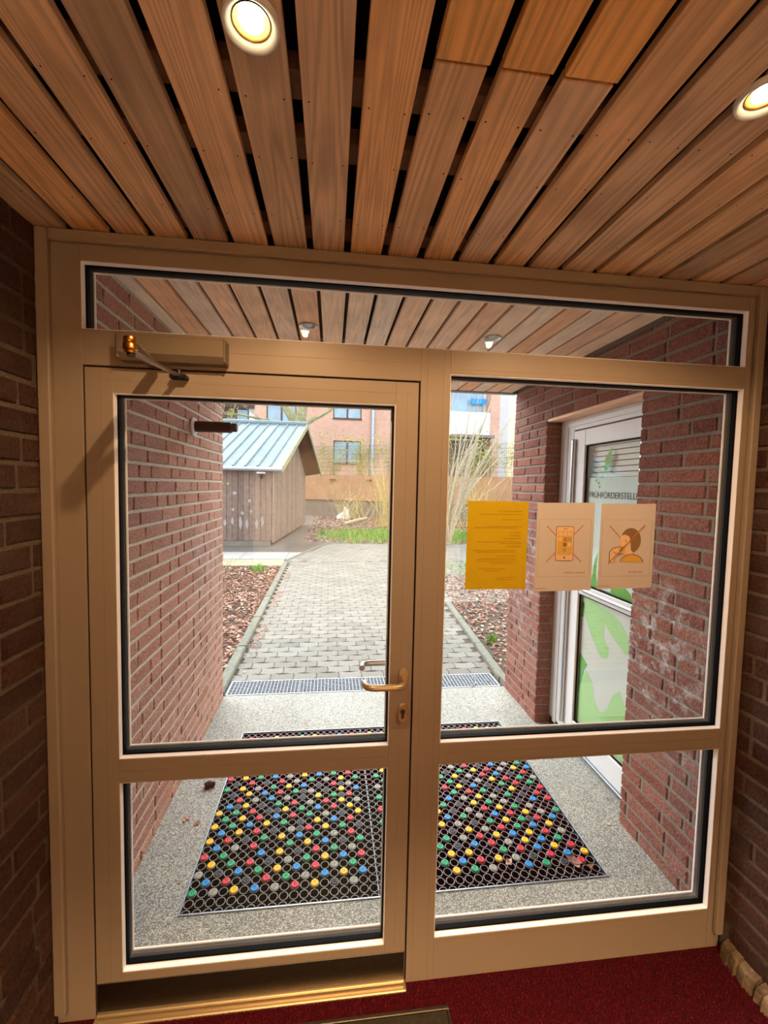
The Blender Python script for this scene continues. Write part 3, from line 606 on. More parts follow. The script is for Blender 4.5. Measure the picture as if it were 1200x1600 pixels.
# ------------------------------------------------------------------ porch mat of rubber rings with coloured plugs
mt = empty('ring_mat', (1.08, .95, -.075), 'black rubber ring mat with coloured plugs let into the porch floor', 'mat')
q = MB()
for (a, b_, c_, d) in ((X0-.006, X1+.006, Y0-.006, Y0+.001), (X0-.006, X1+.006, Y1-.001, Y1+.006), (X0-.006, X0+.001, Y0, Y1), (X1-.001, X1+.006, Y0, Y1)): q.rbox(a, b_, c_, d, -.06, G+.004, .001)
q.build('metal_edge', M['galv'], mt); bx('joint_strip', M['galv'], mt, .9665, .9685, Y0, Y1, -.06, G+.0005, c=.0005)
PX = [.162+.04372*i for i in range(19)]+[.988+.044*i for i in range(24)]; PYR = [.3735+.0437*j for j in range(-1, 28)]
q = MB(); n = 16
def ringcell(q, x, y, p, ri=.0165, ro=.0205, z1=G-.002, z0=-.06):
    base = len(q.v)
    for (r_, z) in ((ri, z0), (ri, z1-.001), (ri+.001, z1), (ro-.001, z1), (ro, z1-.001), (ro, z0)):
        for k in range(n): a = 2*math.pi*k/n; q.v.append((x+r_*math.cos(a), y+r_*math.sin(a), z))
    for i in range(5):
        q.cur = 1 if i in (1, 2, 3) else 0
        for k in range(n): q.face(base+i*n+k, base+i*n+(k+1) % n, base+(i+1)*n+(k+1) % n, base+(i+1)*n+k)
    q.cur = 0; h = p/2
    for dx, dy in ((1, 0), (0, 1)): q.box(x+dx*(ro-.001)-(0 if dx else .0035), x+dx*(p-ro+.001)+(0 if dx else .0035), y+dy*(ro-.001)-(0 if dy else .0035), y+dy*(p-ro+.001)+(0 if dy else .0035), z0, z1-.001)
q2 = MB()
for xi, x in enumerate(PX):
    for y in PYR:
        if y > Y1-.02: continue
        ringcell(q if xi < 19 else q2, x, y, .0437)
q.build('ring_panel', [M['rubber'], M['rim']], mt, smooth=True, kind='stuff', fixn=False); q2.build('ring_panel', [M['rubber'], M['rim']], mt, smooth=True, kind='stuff', fixn=False)
bx('tray', M['void'], mt, X0, X1, Y0, Y1, -.075, -.060, c=.001)
PL = [(0,2,'G'),(0,4,'S'),(0,6,'R'),(0,8,'Y'),(0,10,'Y'),(0,12,'Y'),(0,16,'G'),(0,18,'R'),(0,20,'G'),(0,22,'B'),(1,3,'B'),(1,5,'Y'),(1,7,'B'),(1,9,'B'),(1,11,'G'),(1,13,'B'),(1,15,'K'),(1,17,'K'),(1,19,'R'),(1,21,'G'),(1,23,'G'),(1,27,'R'),(2,2,'S'),(2,4,'K'),(2,6,'G'),(2,8,'R'),(2,10,'G'),(2,12,'G'),(2,13,'K'),(2,14,'R'),(2,16,'Y'),(2,18,'Y'),(2,20,'S'),(2,22,'G'),(2,24,'B'),(3,3,'R'),(3,5,'G'),(3,7,'S'),(3,9,'Y'),(3,11,'Y'),(3,13,'Y'),(3,15,'Y'),(3,17,'R'),(3,19,'B'),(3,21,'R'),(3,23,'Y'),(4,2,'Y'),(4,4,'B'),(4,8,'K'),(4,10,'B'),(4,12,'R'),(4,14,'S'),(4,16,'S'),(4,18,'G'),(5,3,'K'),(5,5,'R'),(5,7,'R'),(5,9,'R'),(5,11,'R'),(5,13,'K'),(5,15,'B'),(5,17,'K'),(5,19,'R'),(5,21,'G'),(5,27,'Y'),(6,2,'B'),(6,4,'G'),(6,6,'B'),(6,8,'G'),(6,10,'Y'),(6,12,'K'),(6,14,'B'),(6,16,'G'),(6,18,'B'),(6,20,'G'),(6,22,'B'),(6,24,'G'),(7,3,'R'),(7,5,'K'),(7,9,'K'),(7,11,'B'),(7,12,'K'),(7,13,'G'),(7,15,'R'),(7,17,'R'),(7,19,'S'),(7,23,'G'),(8,2,'S'),(8,4,'Y'),(8,6,'Y'),(8,8,'Y'),(8,10,'G'),(8,12,'Y'),(8,14,'S'),(8,16,'Y'),(8,18,'S'),(8,20,'G'),(9,3,'G'),(9,5,'S'),(9,7,'G'),(9,9,'S'),(9,11,'R'),(9,13,'R'),(9,15,'G'),(9,17,'S'),(9,21,'Y'),(9,23,'R'),(9,27,'G'),(10,2,'R'),(10,4,'B'),(10,6,'K'),(10,8,'B'),(10,9,'K'),(10,10,'K'),(10,12,'G'),(10,14,'K'),(10,15,'K'),(10,16,'B'),(10,18,'Y'),(10,22,'Y'),(10,24,'R'),(11,3,'S'),(11,5,'G'),(11,7,'Y'),(11,9,'R'),(11,11,'G'),(11,13,'S'),(11,15,'S'),(11,17,'G'),(11,21,'Y'),(11,27,'Y'),(12,2,'Y'),(12,4,'R'),(12,6,'R'),(12,8,'G'),(12,10,'Y'),(12,12,'B'),(12,14,'Y'),(12,16,'K'),(12,18,'B'),(12,20,'B'),(12,22,'R'),(12,24,'S'),(13,3,'B'),(13,5,'Y'),(13,7,'B'),(13,9,'Y'),(13,11,'S'),(13,13,'R'),(13,15,'K'),(13,17,'S'),(13,21,'R'),(13,23,'R'),(14,2,'K'),(14,4,'S'),(14,6,'G'),(14,8,'S'),(14,10,'B'),(14,12,'R'),(14,14,'G'),(14,16,'R'),(14,18,'G'),(14,20,'G'),(14,22,'Y'),(14,24,'G'),(15,3,'Y'),(15,5,'B'),(15,7,'K'),(15,9,'G'),(15,11,'K'),(15,13,'Y'),(15,14,'K'),(15,15,'Y'),(15,16,'K'),(15,17,'Y'),(15,19,'S'),(15,21,'K'),(15,27,'B'),(16,2,'S'),(16,4,'G'),(16,6,'S'),(16,8,'R'),(16,10,'R'),(16,12,'Y'),(16,14,'R'),(16,16,'S'),(16,18,'R'),(16,20,'Y'),(16,22,'Y'),(16,24,'R'),(17,3,'B'),(17,5,'R'),(17,7,'G'),(17,9,'K'),(17,11,'Y'),(17,13,'S'),(17,15,'B'),(17,17,'G'),(17,19,'Y'),(17,21,'G'),(17,23,'K'),(17,27,'R'),(20,9,'G'),(20,11,'R'),(20,13,'G'),(20,15,'S'),(20,17,'G'),(20,20,'R'),(20,22,'S'),(20,24,'B'),(20,27,'Y'),(21,16,'G'),(21,18,'Y'),(21,19,'R'),(22,20,'B'),(22,22,'R'),(22,24,'K'),(22,27,'S'),(23,21,'G'),(23,23,'B'),(24,20,'G'),(24,22,'S'),(24,24,'B'),(25,21,'Y'),(25,23,'B'),(26,3,'G'),(26,5,'G'),(26,20,'K'),(26,22,'B'),(26,24,'R'),(27,2,'Y'),(27,4,'Y'),(27,6,'G'),(27,8,'Y'),(27,10,'Y'),(27,23,'S'),(28,3,'B'),(28,5,'K'),(28,7,'K'),(28,9,'B'),(28,11,'G'),(28,20,'G'),(28,22,'Y'),(28,24,'Y'),(29,2,'G'),(29,4,'Y'),(29,6,'S'),(29,8,'S'),(29,10,'K'),(29,12,'B'),(29,14,'R'),(29,16,'G'),(29,19,'G'),(29,21,'S'),(30,3,'R'),(30,5,'B'),(30,7,'Y'),(30,9,'G'),(30,11,'K'),(30,13,'G'),(30,15,'G'),(30,17,'K'),(30,20,'K'),(30,22,'Y'),(30,24,'G'),(31,2,'S'),(31,6,'R'),(31,8,'K'),(31,10,'S'),(31,12,'S'),(31,14,'Y'),(31,16,'Y'),(31,18,'S'),(31,19,'K'),(31,21,'R'),(32,3,'Y'),(32,5,'R'),(32,7,'S'),(32,9,'S'),(32,11,'Y'),(32,13,'R'),(32,15,'K'),(32,17,'G'),(32,20,'B'),(32,22,'B'),(32,24,'B'),(33,4,'G'),(33,6,'Y'),(33,8,'G'),(33,10,'R'),(33,12,'Y'),(33,14,'B'),(33,16,'S'),(33,18,'R'),(33,21,'Y'),(33,23,'K'),(34,3,'S'),(34,5,'S'),(34,7,'R'),(34,9,'B'),(34,11,'G'),(34,13,'G'),(34,15,'S'),(34,17,'Y'),(34,22,'B'),(35,2,'B'),(35,4,'R'),(35,6,'B'),(35,8,'Y'),(35,10,'Y'),(35,12,'S'),(35,14,'K'),(35,16,'R'),(35,18,'K'),(35,23,'K'),(36,3,'K'),(36,5,'Y'),(36,7,'G'),(36,9,'R'),(36,11,'S'),(36,13,'K'),(36,15,'Y'),(36,17,'R'),(36,20,'B'),(36,22,'K'),(36,24,'Y'),(36,27,'R'),(37,2,'G'),(37,4,'B'),(37,6,'Y'),(37,8,'G'),(37,10,'G'),(37,12,'G'),(37,14,'G'),(37,16,'B'),(37,18,'B'),(37,19,'S'),(37,21,'G'),(37,23,'B'),(38,3,'R'),(38,5,'B'),(38,7,'B'),(38,8,'K'),(38,9,'Y'),(38,11,'K'),(38,13,'Y'),(38,15,'R'),(38,17,'S'),(38,20,'G'),(38,24,'S'),(38,27,'Y'),(39,2,'K'),(39,4,'Y'),(39,6,'R'),(39,8,'R'),(39,10,'S'),(39,12,'K'),(39,14,'R'),(39,16,'K'),(39,18,'S'),(39,19,'B'),(39,21,'Y'),(39,23,'K'),(40,3,'B'),(40,5,'G'),(40,7,'Y'),(40,9,'S'),(40,11,'B'),(40,13,'K'),(40,15,'G'),(40,17,'Y'),(40,20,'S'),(40,24,'S'),(40,27,'S'),(41,2,'R'),(41,4,'R'),(41,6,'S'),(41,8,'B'),(41,12,'R'),(41,14,'G'),(41,16,'R'),(41,18,'G'),(41,19,'Y'),(41,21,'R'),(42,3,'Y'),(42,9,'G'),(42,11,'R'),(42,13,'R'),(42,15,'S'),(42,17,'B'),(42,20,'S'),(42,22,'R'),(42,27,'G')]
names = {'R': 'red', 'Y': 'yellow', 'G': 'green', 'B': 'blue', 'S': 'stone', 'K': 'black'}
pm = {}
for k, nm in names.items():
    q = MB(); d = -.004 if k in 'SK' else 0
    q.lathe([(.0001, .0052+d), (.004, .0052+d), (.005, .0042+d), (.0065, .0042+d), (.0075, .0052+d), (.0165, .0048+d), (.0186, .003+d), (.019, 0+d), (.0155, -.002+d), (.0155, -.03)], (0, 0, 0), 'z', 18)
    q.v = [(x*.94, y*.94, z) for x, y, z in q.v]
    me = q.mesh('plug', M['plug_'+nm], (0, 0, 0))
    for p in me.polygons: p.use_smooth = True
    pm[k] = me
PL.sort(key=lambda p: (1.14 < PYR[p[1]] < 1.46, PYR[p[1]]))
restm = {}
for c_, (i, j, k) in enumerate(PL):
    loc = (PX[i], PYR[j], G-.001)
    if c_ < 298: link('plug', pm[k], loc, mt)
    else: restm.setdefault(k, []).append(loc)
q = MB(); mats_ = [M['plug_'+v] for v in names.values()]
for ci, k in enumerate(names):
    q.cur = ci
    for (x, y, z) in restm.get(k, []): q.lathe([(.0001, .005), (.0165, .0048), (.019, 0), (.0155, -.002), (.0155, -.03)], (x, y, z-(.004 if k in 'SK' else 0)), 'z', 14)
q.build('plug', mats_, mt, kind='stuff', smooth=True)
# ------------------------------------------------------------------ drain across the porch mouth
dg = empty('drain_channel', (1.09, 2.24, -.06), 'galvanised grid drain channel across the porch mouth', 'drain')
bx('channel', M['void'], dg, -.12, 2.27, 2.135, 2.37, -.14, -.07)
q = MB(); q.rbox(-.125, 2.275, 2.125, 2.137, -.1, G+.002, .002); q.rbox(-.125, 2.275, 2.368, 2.38, -.1, G+.002, .002); q.rbox(-.125, -.112, 2.13, 2.375, -.1, G+.002, .002); q.rbox(2.26, 2.275, 2.13, 2.375, -.1, G+.002, .002); q.build('channel_edge', M['galv'], dg)
for a in (-.11, .485, 1.08, 1.675):
    q = MB(); e_ = min(a+.59, 2.258)
    for k in range(9): yk = 2.14+k*.0281; q.box(a, e_, yk-.001, yk+.005, -.035, G+.0018)
    x = a
    while x < e_+.001: q.box(x, x+.004, 2.138, 2.367, -.045, G+.0015); x += .0307
    q.build('grate_panel', M['galv'], dg)
t = MB().tube([(2.0, 2.12, -.012), (2.05, 2.16, -.013), (2.08, 2.25, -.01), (2.085, 2.33, -.012)], .003, 6).build('twig', M['twig'], label='thin pale twig lying on the right end of the drain grate', cat='twig', smooth=True)
# ------------------------------------------------------------------ window door in the right recess
W0 = 2.41
wd = empty('door_2', (2.41, 1.08, 0), 'white framed glass side door with green film shapes in the right brick recess', 'door', kind='structure')
def wb(nm, y0, y1, z0, z1, x0, x1, mat='upvc', c=.003, par=None, **kw): return bx(nm, M[mat], par or wd, x0, x1, y0, y1, z0, z1, c=c, **kw)
wb('outer_jamb', 1.385, 1.55, -.02, 2.243, W0, W0+.07); wb('outer_jamb', 1.455, 1.50, .02, 2.2, W0-.006, W0); wb('outer_head', .35, 1.385, 2.165, 2.243, W0, W0+.07); wb('outer_jamb', .35, .41, -.02, 2.165, W0, W0+.07)
wb('outer_head', .35, 1.45, 2.19, 2.225, W0-.006, W0)
wb('door_seal', 1.372, 1.388, 0, 2.165, W0+.012, W0+.06, 'gasket')
wb('leaf_stile', 1.244, 1.372, .05, 2.155, W0-.008, W0+.055); wb('leaf_stile', .42, .55, .05, 2.155, W0-.008, W0+.055)
wb('hinge_rod', 1.340, 1.366, .10, 2.10, W0-.034, W0-.009, 'alu', c=.006, label='tall aluminium hinge strip')
wb('leaf_rail', .55, 1.244, 2.05, 2.155, W0-.008, W0+.055); wb('leaf_rail', .55, 1.244, .05, .17, W0-.008, W0+.055)
wb('leaf_rail', .55, 1.244, 1.055, 1.12, W0-.004, W0+.055); wb('push_bar', .57, 1.23, 1.085, 1.103, W0-.03, W0-.012, 'alu', c=.006)
wb('door_sill', .35, 1.55, -.02, .045, W0-.0, W0+.08); wb('sill_rail', .4, 1.44, .0, .018, W0-.02, W0, 'galv')
for z0, z1 in ((1.12, 2.05), (.17, 1.055)):
    q = MB(); q.rbox(W0+.004, W0+.014, 1.236, 1.244, z0, z1, .001); q.rbox(W0+.004, W0+.014, .55, .558, z0, z1, .001); q.rbox(W0+.004, W0+.014, .55, 1.244, z0, z0+.008, .001); q.rbox(W0+.004, W0+.014, .55, 1.244, z1-.008, z1, .001); q.build('gasket', M['gasket'], wd)
    MB().box(W0+.016, W0+.022, .55, 1.244, z0, z1).build('glass_pane', M['glass'], wd)
XF = W0+.0232
MB().box(XF, XF+.0006, .552, 1.242, 1.13, 1.835).build('frost_reflection_sheet', M['film_w'], wd)
MB().box(XF, XF+.0006, .552, 1.242, .172, 1.05).build('frost_reflection_sheet', M['pane_refl'], wd, label='pale sheet painted as the reflection in the lower pane')  # sheet behind the glass, coloured to paint the pale reflection of the paving
XD = XF-.0007
def film(pts, mat, nm='film_shape', x=XD): MB().prism([(x, y_, z_) for y_, z_ in pts], (.0006, 0, 0)).build(nm, M[mat], wd)
film([(1.085, 1.86), (1.075, 1.95), (1.02, 2.02), (1.015, 1.94), (1.04, 1.89)], 'film_g')
for y_, z_ in ((1.17, 1.85), (1.14, 1.80), (1.165, 1.815), (1.10, 1.84), (1.13, 1.775)): film([(y_, z_), (y_-.022, z_+.012), (y_-.016, z_-.012)], 'film_g')
def curve(pts, wds):
    L, Rr = [], []
    for i, (y_, z_) in enumerate(pts):
        a = pts[max(0, i-1)]; b_ = pts[min(len(pts)-1, i+1)]; dy, dz = b_[0]-a[0], b_[1]-a[1]; l_ = math.hypot(dy, dz) or 1
        L.append((y_-dz/l_*wds[i], z_+dy/l_*wds[i])); Rr.append((y_+dz/l_*wds[i], z_-dy/l_*wds[i]))
    return L+Rr[::-1]
film(curve([(1.20, 1.04), (1.13, .98), (1.08, .88), (1.045, .80), (.99, .75), (.965, .73)], [.06, .09, .085, .055, .055, .02]), 'film_lg')
film(curve([(1.08, 1.0), (.98, .97), (.90, .93), (.83, .88), (.79, .82)], [.02, .05, .06, .05, .02]), 'film_lg', x=XD-.0004)
film([(1.243, .9), (1.243, 1.0), (1.212, 1.0), (1.212, .9)], 'film_g')
film([(1.243, .66), (1.20, .63), (1.15, .60), (1.18, .55), (1.21, .45), (1.19, .30), (1.243, .30)], 'film_g')
film([(1.243, .32), (1.21, .45), (1.16, .56), (1.10, .52), (1.06, .40), (1.0, .36), (.94, .41), (.90, .52), (.84, .58), (.80, .52), (.70, .55), (.60, .5), (.56, .35), (.56, .18), (1.243, .18)], 'film_lg', x=XD-.0004)
film([(.92, .33), (.86, .36), (.70, .37), (.60, .3), (.80, .26)], 'film_g')
film([(.97, 1.125), (.95, 1.19), (.88, 1.21), (.80, 1.17), (.76, 1.125)], 'film_g'); film([(1.16, 1.13), (1.13, 1.3), (1.10, 1.36), (1.11, 1.22), (1.09, 1.125)], 'film_g')
# text on the film
tcu = bpy.data.curves.new('door_lettering', 'FONT'); tcu.body = 'FRÜHFÖRDERSTELLE'; tcu.size = .06; tcu.extrude = .0003; tcu.offset = -.0005
to = bpy.data.objects.new('tmp', tcu); COL.objects.link(to); bpy.context.view_layer.update()
me = bpy.data.meshes.new_from_object(to.evaluated_get(bpy.context.evaluated_depsgraph_get())); bpy.data.objects.remove(to)
xs = [v.co.x for v in me.vertices]; wt = max(xs)-min(xs); hh = max(v.co.y for v in me.vertices)
for v in me.vertices:
    x, y, z = v.co; v.co = (-z-.0008, -(x-min(xs))/wt*.44, y/hh*.046)
me.materials.append(M['ink']); me.name = 'door_lettering'
link('door_lettering', me, (XD-.0004, 1.212, 1.705), wd, label='black lettering FRÜHFÖRDERSTELLE')
# room behind that door: blind and backdrop
rm = MB().box(2.62, 3.9, .2, 1.7, -.1, 2.5).build('wall_office', M['room'], kind='structure', label='pale office wall seen through the side door glass', cat='wall')
t = empty('window_blind', (2.50, .9, 2.05), 'white slatted blind behind the side door glass', 'blind')
for k in range(6): bx('slat', M['blind'], t, 2.458, 2.466, .56, 1.235, 2.008-k*.034, 2.036-k*.034, c=.001)
bx('blind_rail', M['blind'], t, 2.452, 2.475, .55, 1.24, 2.04, 2.07)
# ------------------------------------------------------------------ brown tube lamp on the left porch wall
t = empty('wall_lamp.001', (-.12, 1.37, 2.1), 'dark brown tube lamp sticking out from the left porch wall', 'wall lamp')
q = MB(); q.lathe([(.0001, 0), (.056, 0), (.056, .006), (.045, .014), (.0001, .014)], (-.122, 1.37, 2.1), 'x', 28); q.build('base_plate', M['white'], t, smooth=True)
q = MB(); q.lathe([(.0001, 0), (.034, 0), (.034, .215), (.031, .217), (.0001, .217)], (-.108, 1.37, 2.1), 'x', 28); q.build('tube', M['brownlamp'], t, smooth=True)
q = MB(); q.lathe([(.027, 0), (.027, .028), (.024, .034), (.0001, .034)], (.108, 1.37, 2.1), 'x', 24); q.build('tube_cap', M['winframe'], t, smooth=True)
# ------------------------------------------------------------------ paving outside
PZ = G-.001
pv = MB().box(-.15, 9.0, 2.38, 8.12, -.2, PZ-.007); pv.box(-.5, 14, 8.12, 11.2, -.2, PZ-.007)
pv = pv.build('pavement', M['sand'], kind='structure', label='interlocking grey-beige concrete block paving leading away from the porch', cat='pavement')
def paver_pts(L, W, wob):
    return [(-L/2, -W/2+wob), (-L/4, -W/2), (0, -W/2-wob), (L/4, -W/2), (L/2, -W/2+wob), (L/2+wob, 0), (L/2, W/2+wob), (L/4, W/2), (0, W/2-wob), (-L/4, W/2), (-L/2, W/2+wob), (-L/2+wob, 0)]
def paver_add(q, L, W, x=0, y=0, rz=0, z=0, h=.02):
    out = paver_pts(L, W, .009); ins = [(a*.955, b_*.93) for a, b_ in out]; c, s_ = math.cos(rz), math.sin(rz)
    f = lambda p, zz: (x+p[0]*c-p[1]*s_, y+p[0]*s_+p[1]*c, zz)
    n0 = len(q.v); k = len(out); q.v += [f(p, z-h) for p in out]+[f(p, z-.004) for p in out]+[f(p, z) for p in ins]
    for r_ in range(2):
        for i in range(k): q.face(n0+r_*k+i, n0+r_*k+(i+1) % k, n0+(r_+1)*k+(i+1) % k, n0+(r_+1)*k+i)
    q.face(*range(n0+2*k, n0+3*k))
pms = []
q = MB(); paver_add(q, .205, .123); pms.append(q.mesh('paver', M['paver'], (0, 0, 0)))
places = []
y = 2.445; row = 0
def edge_l(y): return -.115-.008*(y-2.3)
def edge_r(y): return 2.26+.08*(y-2.3) if y < 4.75 else 8.8
while y < 8.08:
    x = edge_l(y)-.09+(.105 if row % 2 else 0)
    while x < edge_r(y)-.06: places.append((x+.09, y)); x += .2095
    y += .128; row += 1
places = [p for p in places if inview((p[0], p[1], G), 20) and (p[1] < 4.9 or p[0] < 6)]
places.sort(key=lambda p: (p[0]-CP.x)**2+(p[1]-CP.y)**2)
rest = MB()
for i, (x, y) in enumerate(places):
    if i < 290: link('paver', pms[0], (x, y, PZ+R.uniform(-.0025, .0015)), pv, rz=R.uniform(-.012, .012))
    else: paver_add(rest, .205, .123, x, y, R.uniform(-.012, .012), PZ+R.uniform(-.0025, .0015))
y = 8.25
th_ = .42
for i in range(-40, 90):
    for j in range(-40, 60):
        u, v_ = i*.2095+(.105 if j % 2 else 0), j*.128; x = 2+u*math.cos(th_)-v_*math.sin(th_); y = 9.6+u*math.sin(th_)+v_*math.cos(th_)
        if 8.2 < y < 11.1 and x > -.30+(y-8.2)*.32 and inview((x, y, G), 10): paver_add(rest, .205, .123, x, y, th_, PZ+R.uniform(-.002, .001))
rest.build('paver', M['paver'], pv, kind='stuff', fixn=False)
bx('kerb_line', M['kerb'], pv, -.25, 9, 8.10, 8.16, -.1, PZ-.001)
# kerbs
def kerb(label, pts, wdt, zt, nseg):
    t = empty('kerb', (pts[0][0], pts[0][1], G), label, 'kerb')
    for k in range(nseg):
        a, b_ = [Vector((pts[0][0]+(pts[1][0]-pts[0][0])*f, pts[0][1]+(pts[1][1]-pts[0][1])*f, 0)) for f in (k/nseg, (k+1)/nseg-.004)]
        d = (b_-a).normalized(); s_ = Vector((d.y, -d.x, 0))*wdt
        q = MB(); c = .012
        prof = [(0, -.15), (0, zt-c), (c, zt), (wdt-c, zt), (wdt, zt-c), (wdt, -.15)]
        sn = s_.normalized(); n0 = len(q.v)
        q.v += [tuple(a+sn*u+Vector((0, 0, z))) for u, z in prof]+[tuple(b_+sn*u+Vector((0, 0, z))) for u, z in prof]
        for i in range(6): q.face(n0+i, n0+(i+1) % 6, n0+6+(i+1) % 6, n0+6+i)
        q.face(*range(5, -1, -1)); q.face(*range(6, 12)); q.build('kerb_stone', M['kerb'], t)
kerb('grey concrete kerb along the left edge of the path', [(-.225, 2.13), (-.30, 8.07)], .095, .022, 6)
kerb('grey concrete kerb along the right edge of the path', [(2.293, 2.23), (2.475, 4.68)], .085, .022, 3)
bx('kerb_block', M['concrete'], None, 2.30, 2.42, 2.10, 2.22, -.12, .03, label='small grey concrete block at the foot of the right pier', cat='block')
kerb('low curved-in pale kerb between grey yard and paving', [(-.33, 8.30), (.25, 10.2)], .09, -.002, 3)
kerb('pale kerb end reaching the grass strip', [(.25, 10.22), (.62, 11.2)], .09, -.002, 2)
# flagstones strip, yard, soil beds
fs = empty('flagstone_path', (-2.4, 9.05, G), 'pale flagstone strip in front of the shed', 'path', kind='structure')
x = -4.6
for k in range(4):
    for (y0, y1) in ((8.52, 9.0), (9.01, 9.5)) if k == 3 else ((8.52, 9.5),): bx('flagstone', M['flag'], fs, x+.004, x+1.06, y0+.004, y1, -.08, G+.004, c=.004)
    x += 1.07
MB().prism([(-.315, 8.524, -.08), (-.27, 8.524, -.08), (.0, 9.46, -.08), (-.315, 9.46, -.08)], (0, 0, .064)).build('flagstone', M['flag'], fs)
MB().box(-12, -.31, 7.75, 8.5, -.2, -.024).build('sand_strip', M['strip'], kind='structure', label='bare sandy strip between the left leaf bed and the flagstones', cat='ground')
MB().box(-12, 1.2, 8.3, 24, -.3, -.028).build('yard', M['asphalt'], kind='structure', label='grey asphalt yard around the shed', cat='ground')
MB().box(-12, -.2, 2.13, 8.42, -.3, -.035).build('bed_left', M['soil'], kind='structure', label='brown soil bed left of the path under dead leaves', cat='ground')
MB().box(2.36, 12, 2.13, 8.1, -.3, -.03).build('bed_right', M['soil'], kind='structure', label='brown soil bed right of the path under dead leaves', cat='ground')
MB().box(-40, 60, 11.0, 70, -.4, -.04).build('ground', M['field'], kind='structure', label='bare garden ground beyond the paving', cat='ground')
MB().box(-40, -.5, 0.3, 11, -.5, -.25).build('ground_left', M['field'], kind='structure', label='ground under the left bed', cat='ground')
# leaf litter
def leaf_add(q, x, y, z, s_, rr):
    a = rr.uniform(0, 6.28); c, d = math.cos(a), math.sin(a); t1, t2 = rr.uniform(-.5, .5), rr.uniform(-.5, .5); w_ = rr.uniform(.4, .65)
    pts = [(-1, 0, rr.uniform(0, .4)), (-.1, w_, rr.uniform(.1, .5)), (1, 0, rr.uniform(0, .5)), (-.1, -w_, rr.uniform(.1, .5)), (0, 0, 0)]
    n0 = len(q.v)
    for (u, v_, h) in pts: q.v.append((x+(u*c-v_*d)*s_, y+(u*d+v_*c)*s_, z+(h+u*t1*.5+v_*t2*.5)*s_+.3*s_))
    for i in range(4): q.face(n0+i, n0+(i+1) % 4, n0+4)
rl = random.Random(5)
def litter(label, reg, n_, smin, smax, zb, nm='leaf_litter'):
    q = MB(); k = 0
    while k < n_:
        x, y = rl.uniform(reg[0], reg[1]), rl.uniform(reg[2], reg[3])
        if len(reg) > 4 and not reg[4](x, y): continue
        if not inview((x, y, zb), 25): k += .05; continue
        leaf_add(q, x, y, zb+rl.uniform(0, .012), rl.uniform(smin, smax), rl); k += 1
    q.build(nm, M['leaf'], kind='stuff', label=label, cat='leaves', fixn=False)
litter('dead brown leaves covering the bed left of the path', (-2.6, -.25, 2.3, 7.6), 7000, .016, .04, -.035)
litter('dead brown leaves covering the bed right of the path', (2.38, 5.2, 2.2, 6.8, lambda x, y: x > 2.39+.08*(y-2.1)), 6000, .016, .036, -.03)
litter('loose leaf crumbs along the kerb gutter', (-.135, -.02, 2.42, 7, lambda x, y: rl.random() < .5+.5*math.sin(y*4)), 420, .008, .018, -.022)
litter('scattered dead leaves on the soil by the grass strip', (-.1, 7.5, 11.4, 22), 5200, .03, .07, -.04)
# ------------------------------------------------------------------ grass
def grass(label, cx, cy, rx, ry, n_, h, z=-.04, kind='stuff', nm='grass_patch', mask=None, cat='grass'):
    q = MB()
    for k in range(n_):
        a = rl.uniform(0, 6.28); r_ = min(1.25, abs(rl.gauss(0, .55))); x, y = cx+rx*r_*math.cos(a), cy+ry*r_*math.sin(a)
        if mask and not mask(x, y): continue
        hh = h*rl.uniform(.35, 1.15); w_ = h*.045; lx, ly = rl.uniform(-.5, .5)*hh, rl.uniform(-.5, .5)*hh; n0 = len(q.v)
        q.v += [(x-w_, y, z), (x+w_, y, z), (x+lx*.4+w_*.7, y+ly*.4, z+hh*.6), (x+lx*.4-w_*.7, y+ly*.4, z+hh*.6), (x+lx, y+ly, z+hh)]
        q.face(n0, n0+1, n0+2, n0+3); q.face(n0+3, n0+2, n0+4)
    q.build(nm, M['grass'], kind=kind, label=label, cat=cat, fixn=False)
grass('fresh green grass strip behind the paving', 3.4, 12.9, 3.1, 1.5, 7000, .24, mask=lambda x, y: x > .25)
grass('green grass strip right of the door post behind the paving', 8.2, 13.2, 2.4, 1.5, 4000, .22)
grass('yellow-green grass beyond the right leaf bed', 4.6, 7.2, 1.6, .9, 2600, .12)
grass('small green tuft in the left leaf bed', -.70, 7.2, .17, .15, 130, .16, -.035, None, 'grass_tuft')
grass('small green tuft beside the right kerb', 2.60, 3.15, .07, .07, 90, .12, -.03, None, 'grass_tuft')
# ------------------------------------------------------------------ shed
sh = empty('shed', (-.95, 10.7, -.03), 'grey-brown plank shed with pale metal gable roof', 'shed')
A = Vector((-.95, 10.7, 0)); Bp = Vector((-.42, 17.0, 0)); ZT = 2.17
def plank(par, p, q_, z0, z1, thk, nm='plank', mat='shedwood', z1b=None):
    p, q_ = Vector(p), Vector(q_); d = (q_-p).normalized(); s_ = Vector((d.y, -d.x, 0))*thk; z1b = z1 if z1b is None else z1b
    mb = MB(); mb.v = [tuple(a+o_+Vector((0, 0, z))) for a, zz in ((p, z1), (q_, z1b)) for o_ in (Vector(), s_) for z in (z0, zz)]
    for f in ((0, 1, 3, 2), (4, 6, 7, 5), (0, 4, 5, 1), (2, 3, 7, 6), (0, 2, 6, 4), (1, 5, 7, 3)): mb.face(*f)
    return mb.build(nm, M[mat], par)
q = MB(); q.prism([(-6.5, 10.74, -.02), (-.99, 10.74, -.02), (-.46, 16.95, -.02), (-6.5, 16.95, -.02)], (0, 0, 2.2)); q.build('shed_core', M['dark_gable'], sh)
x = -.95; k = 0
while x > -4.4:
    plank(sh, (x-.148, 10.7+(k % 2)*.012, 0), (x, 10.7+(k % 2)*.012, 0), .12, ZT, .03); x -= .155; k += 1
bx('shed_plinth', M['concrete'], sh, -6.5, -.97, 10.68, 10.8, -.06, .11)
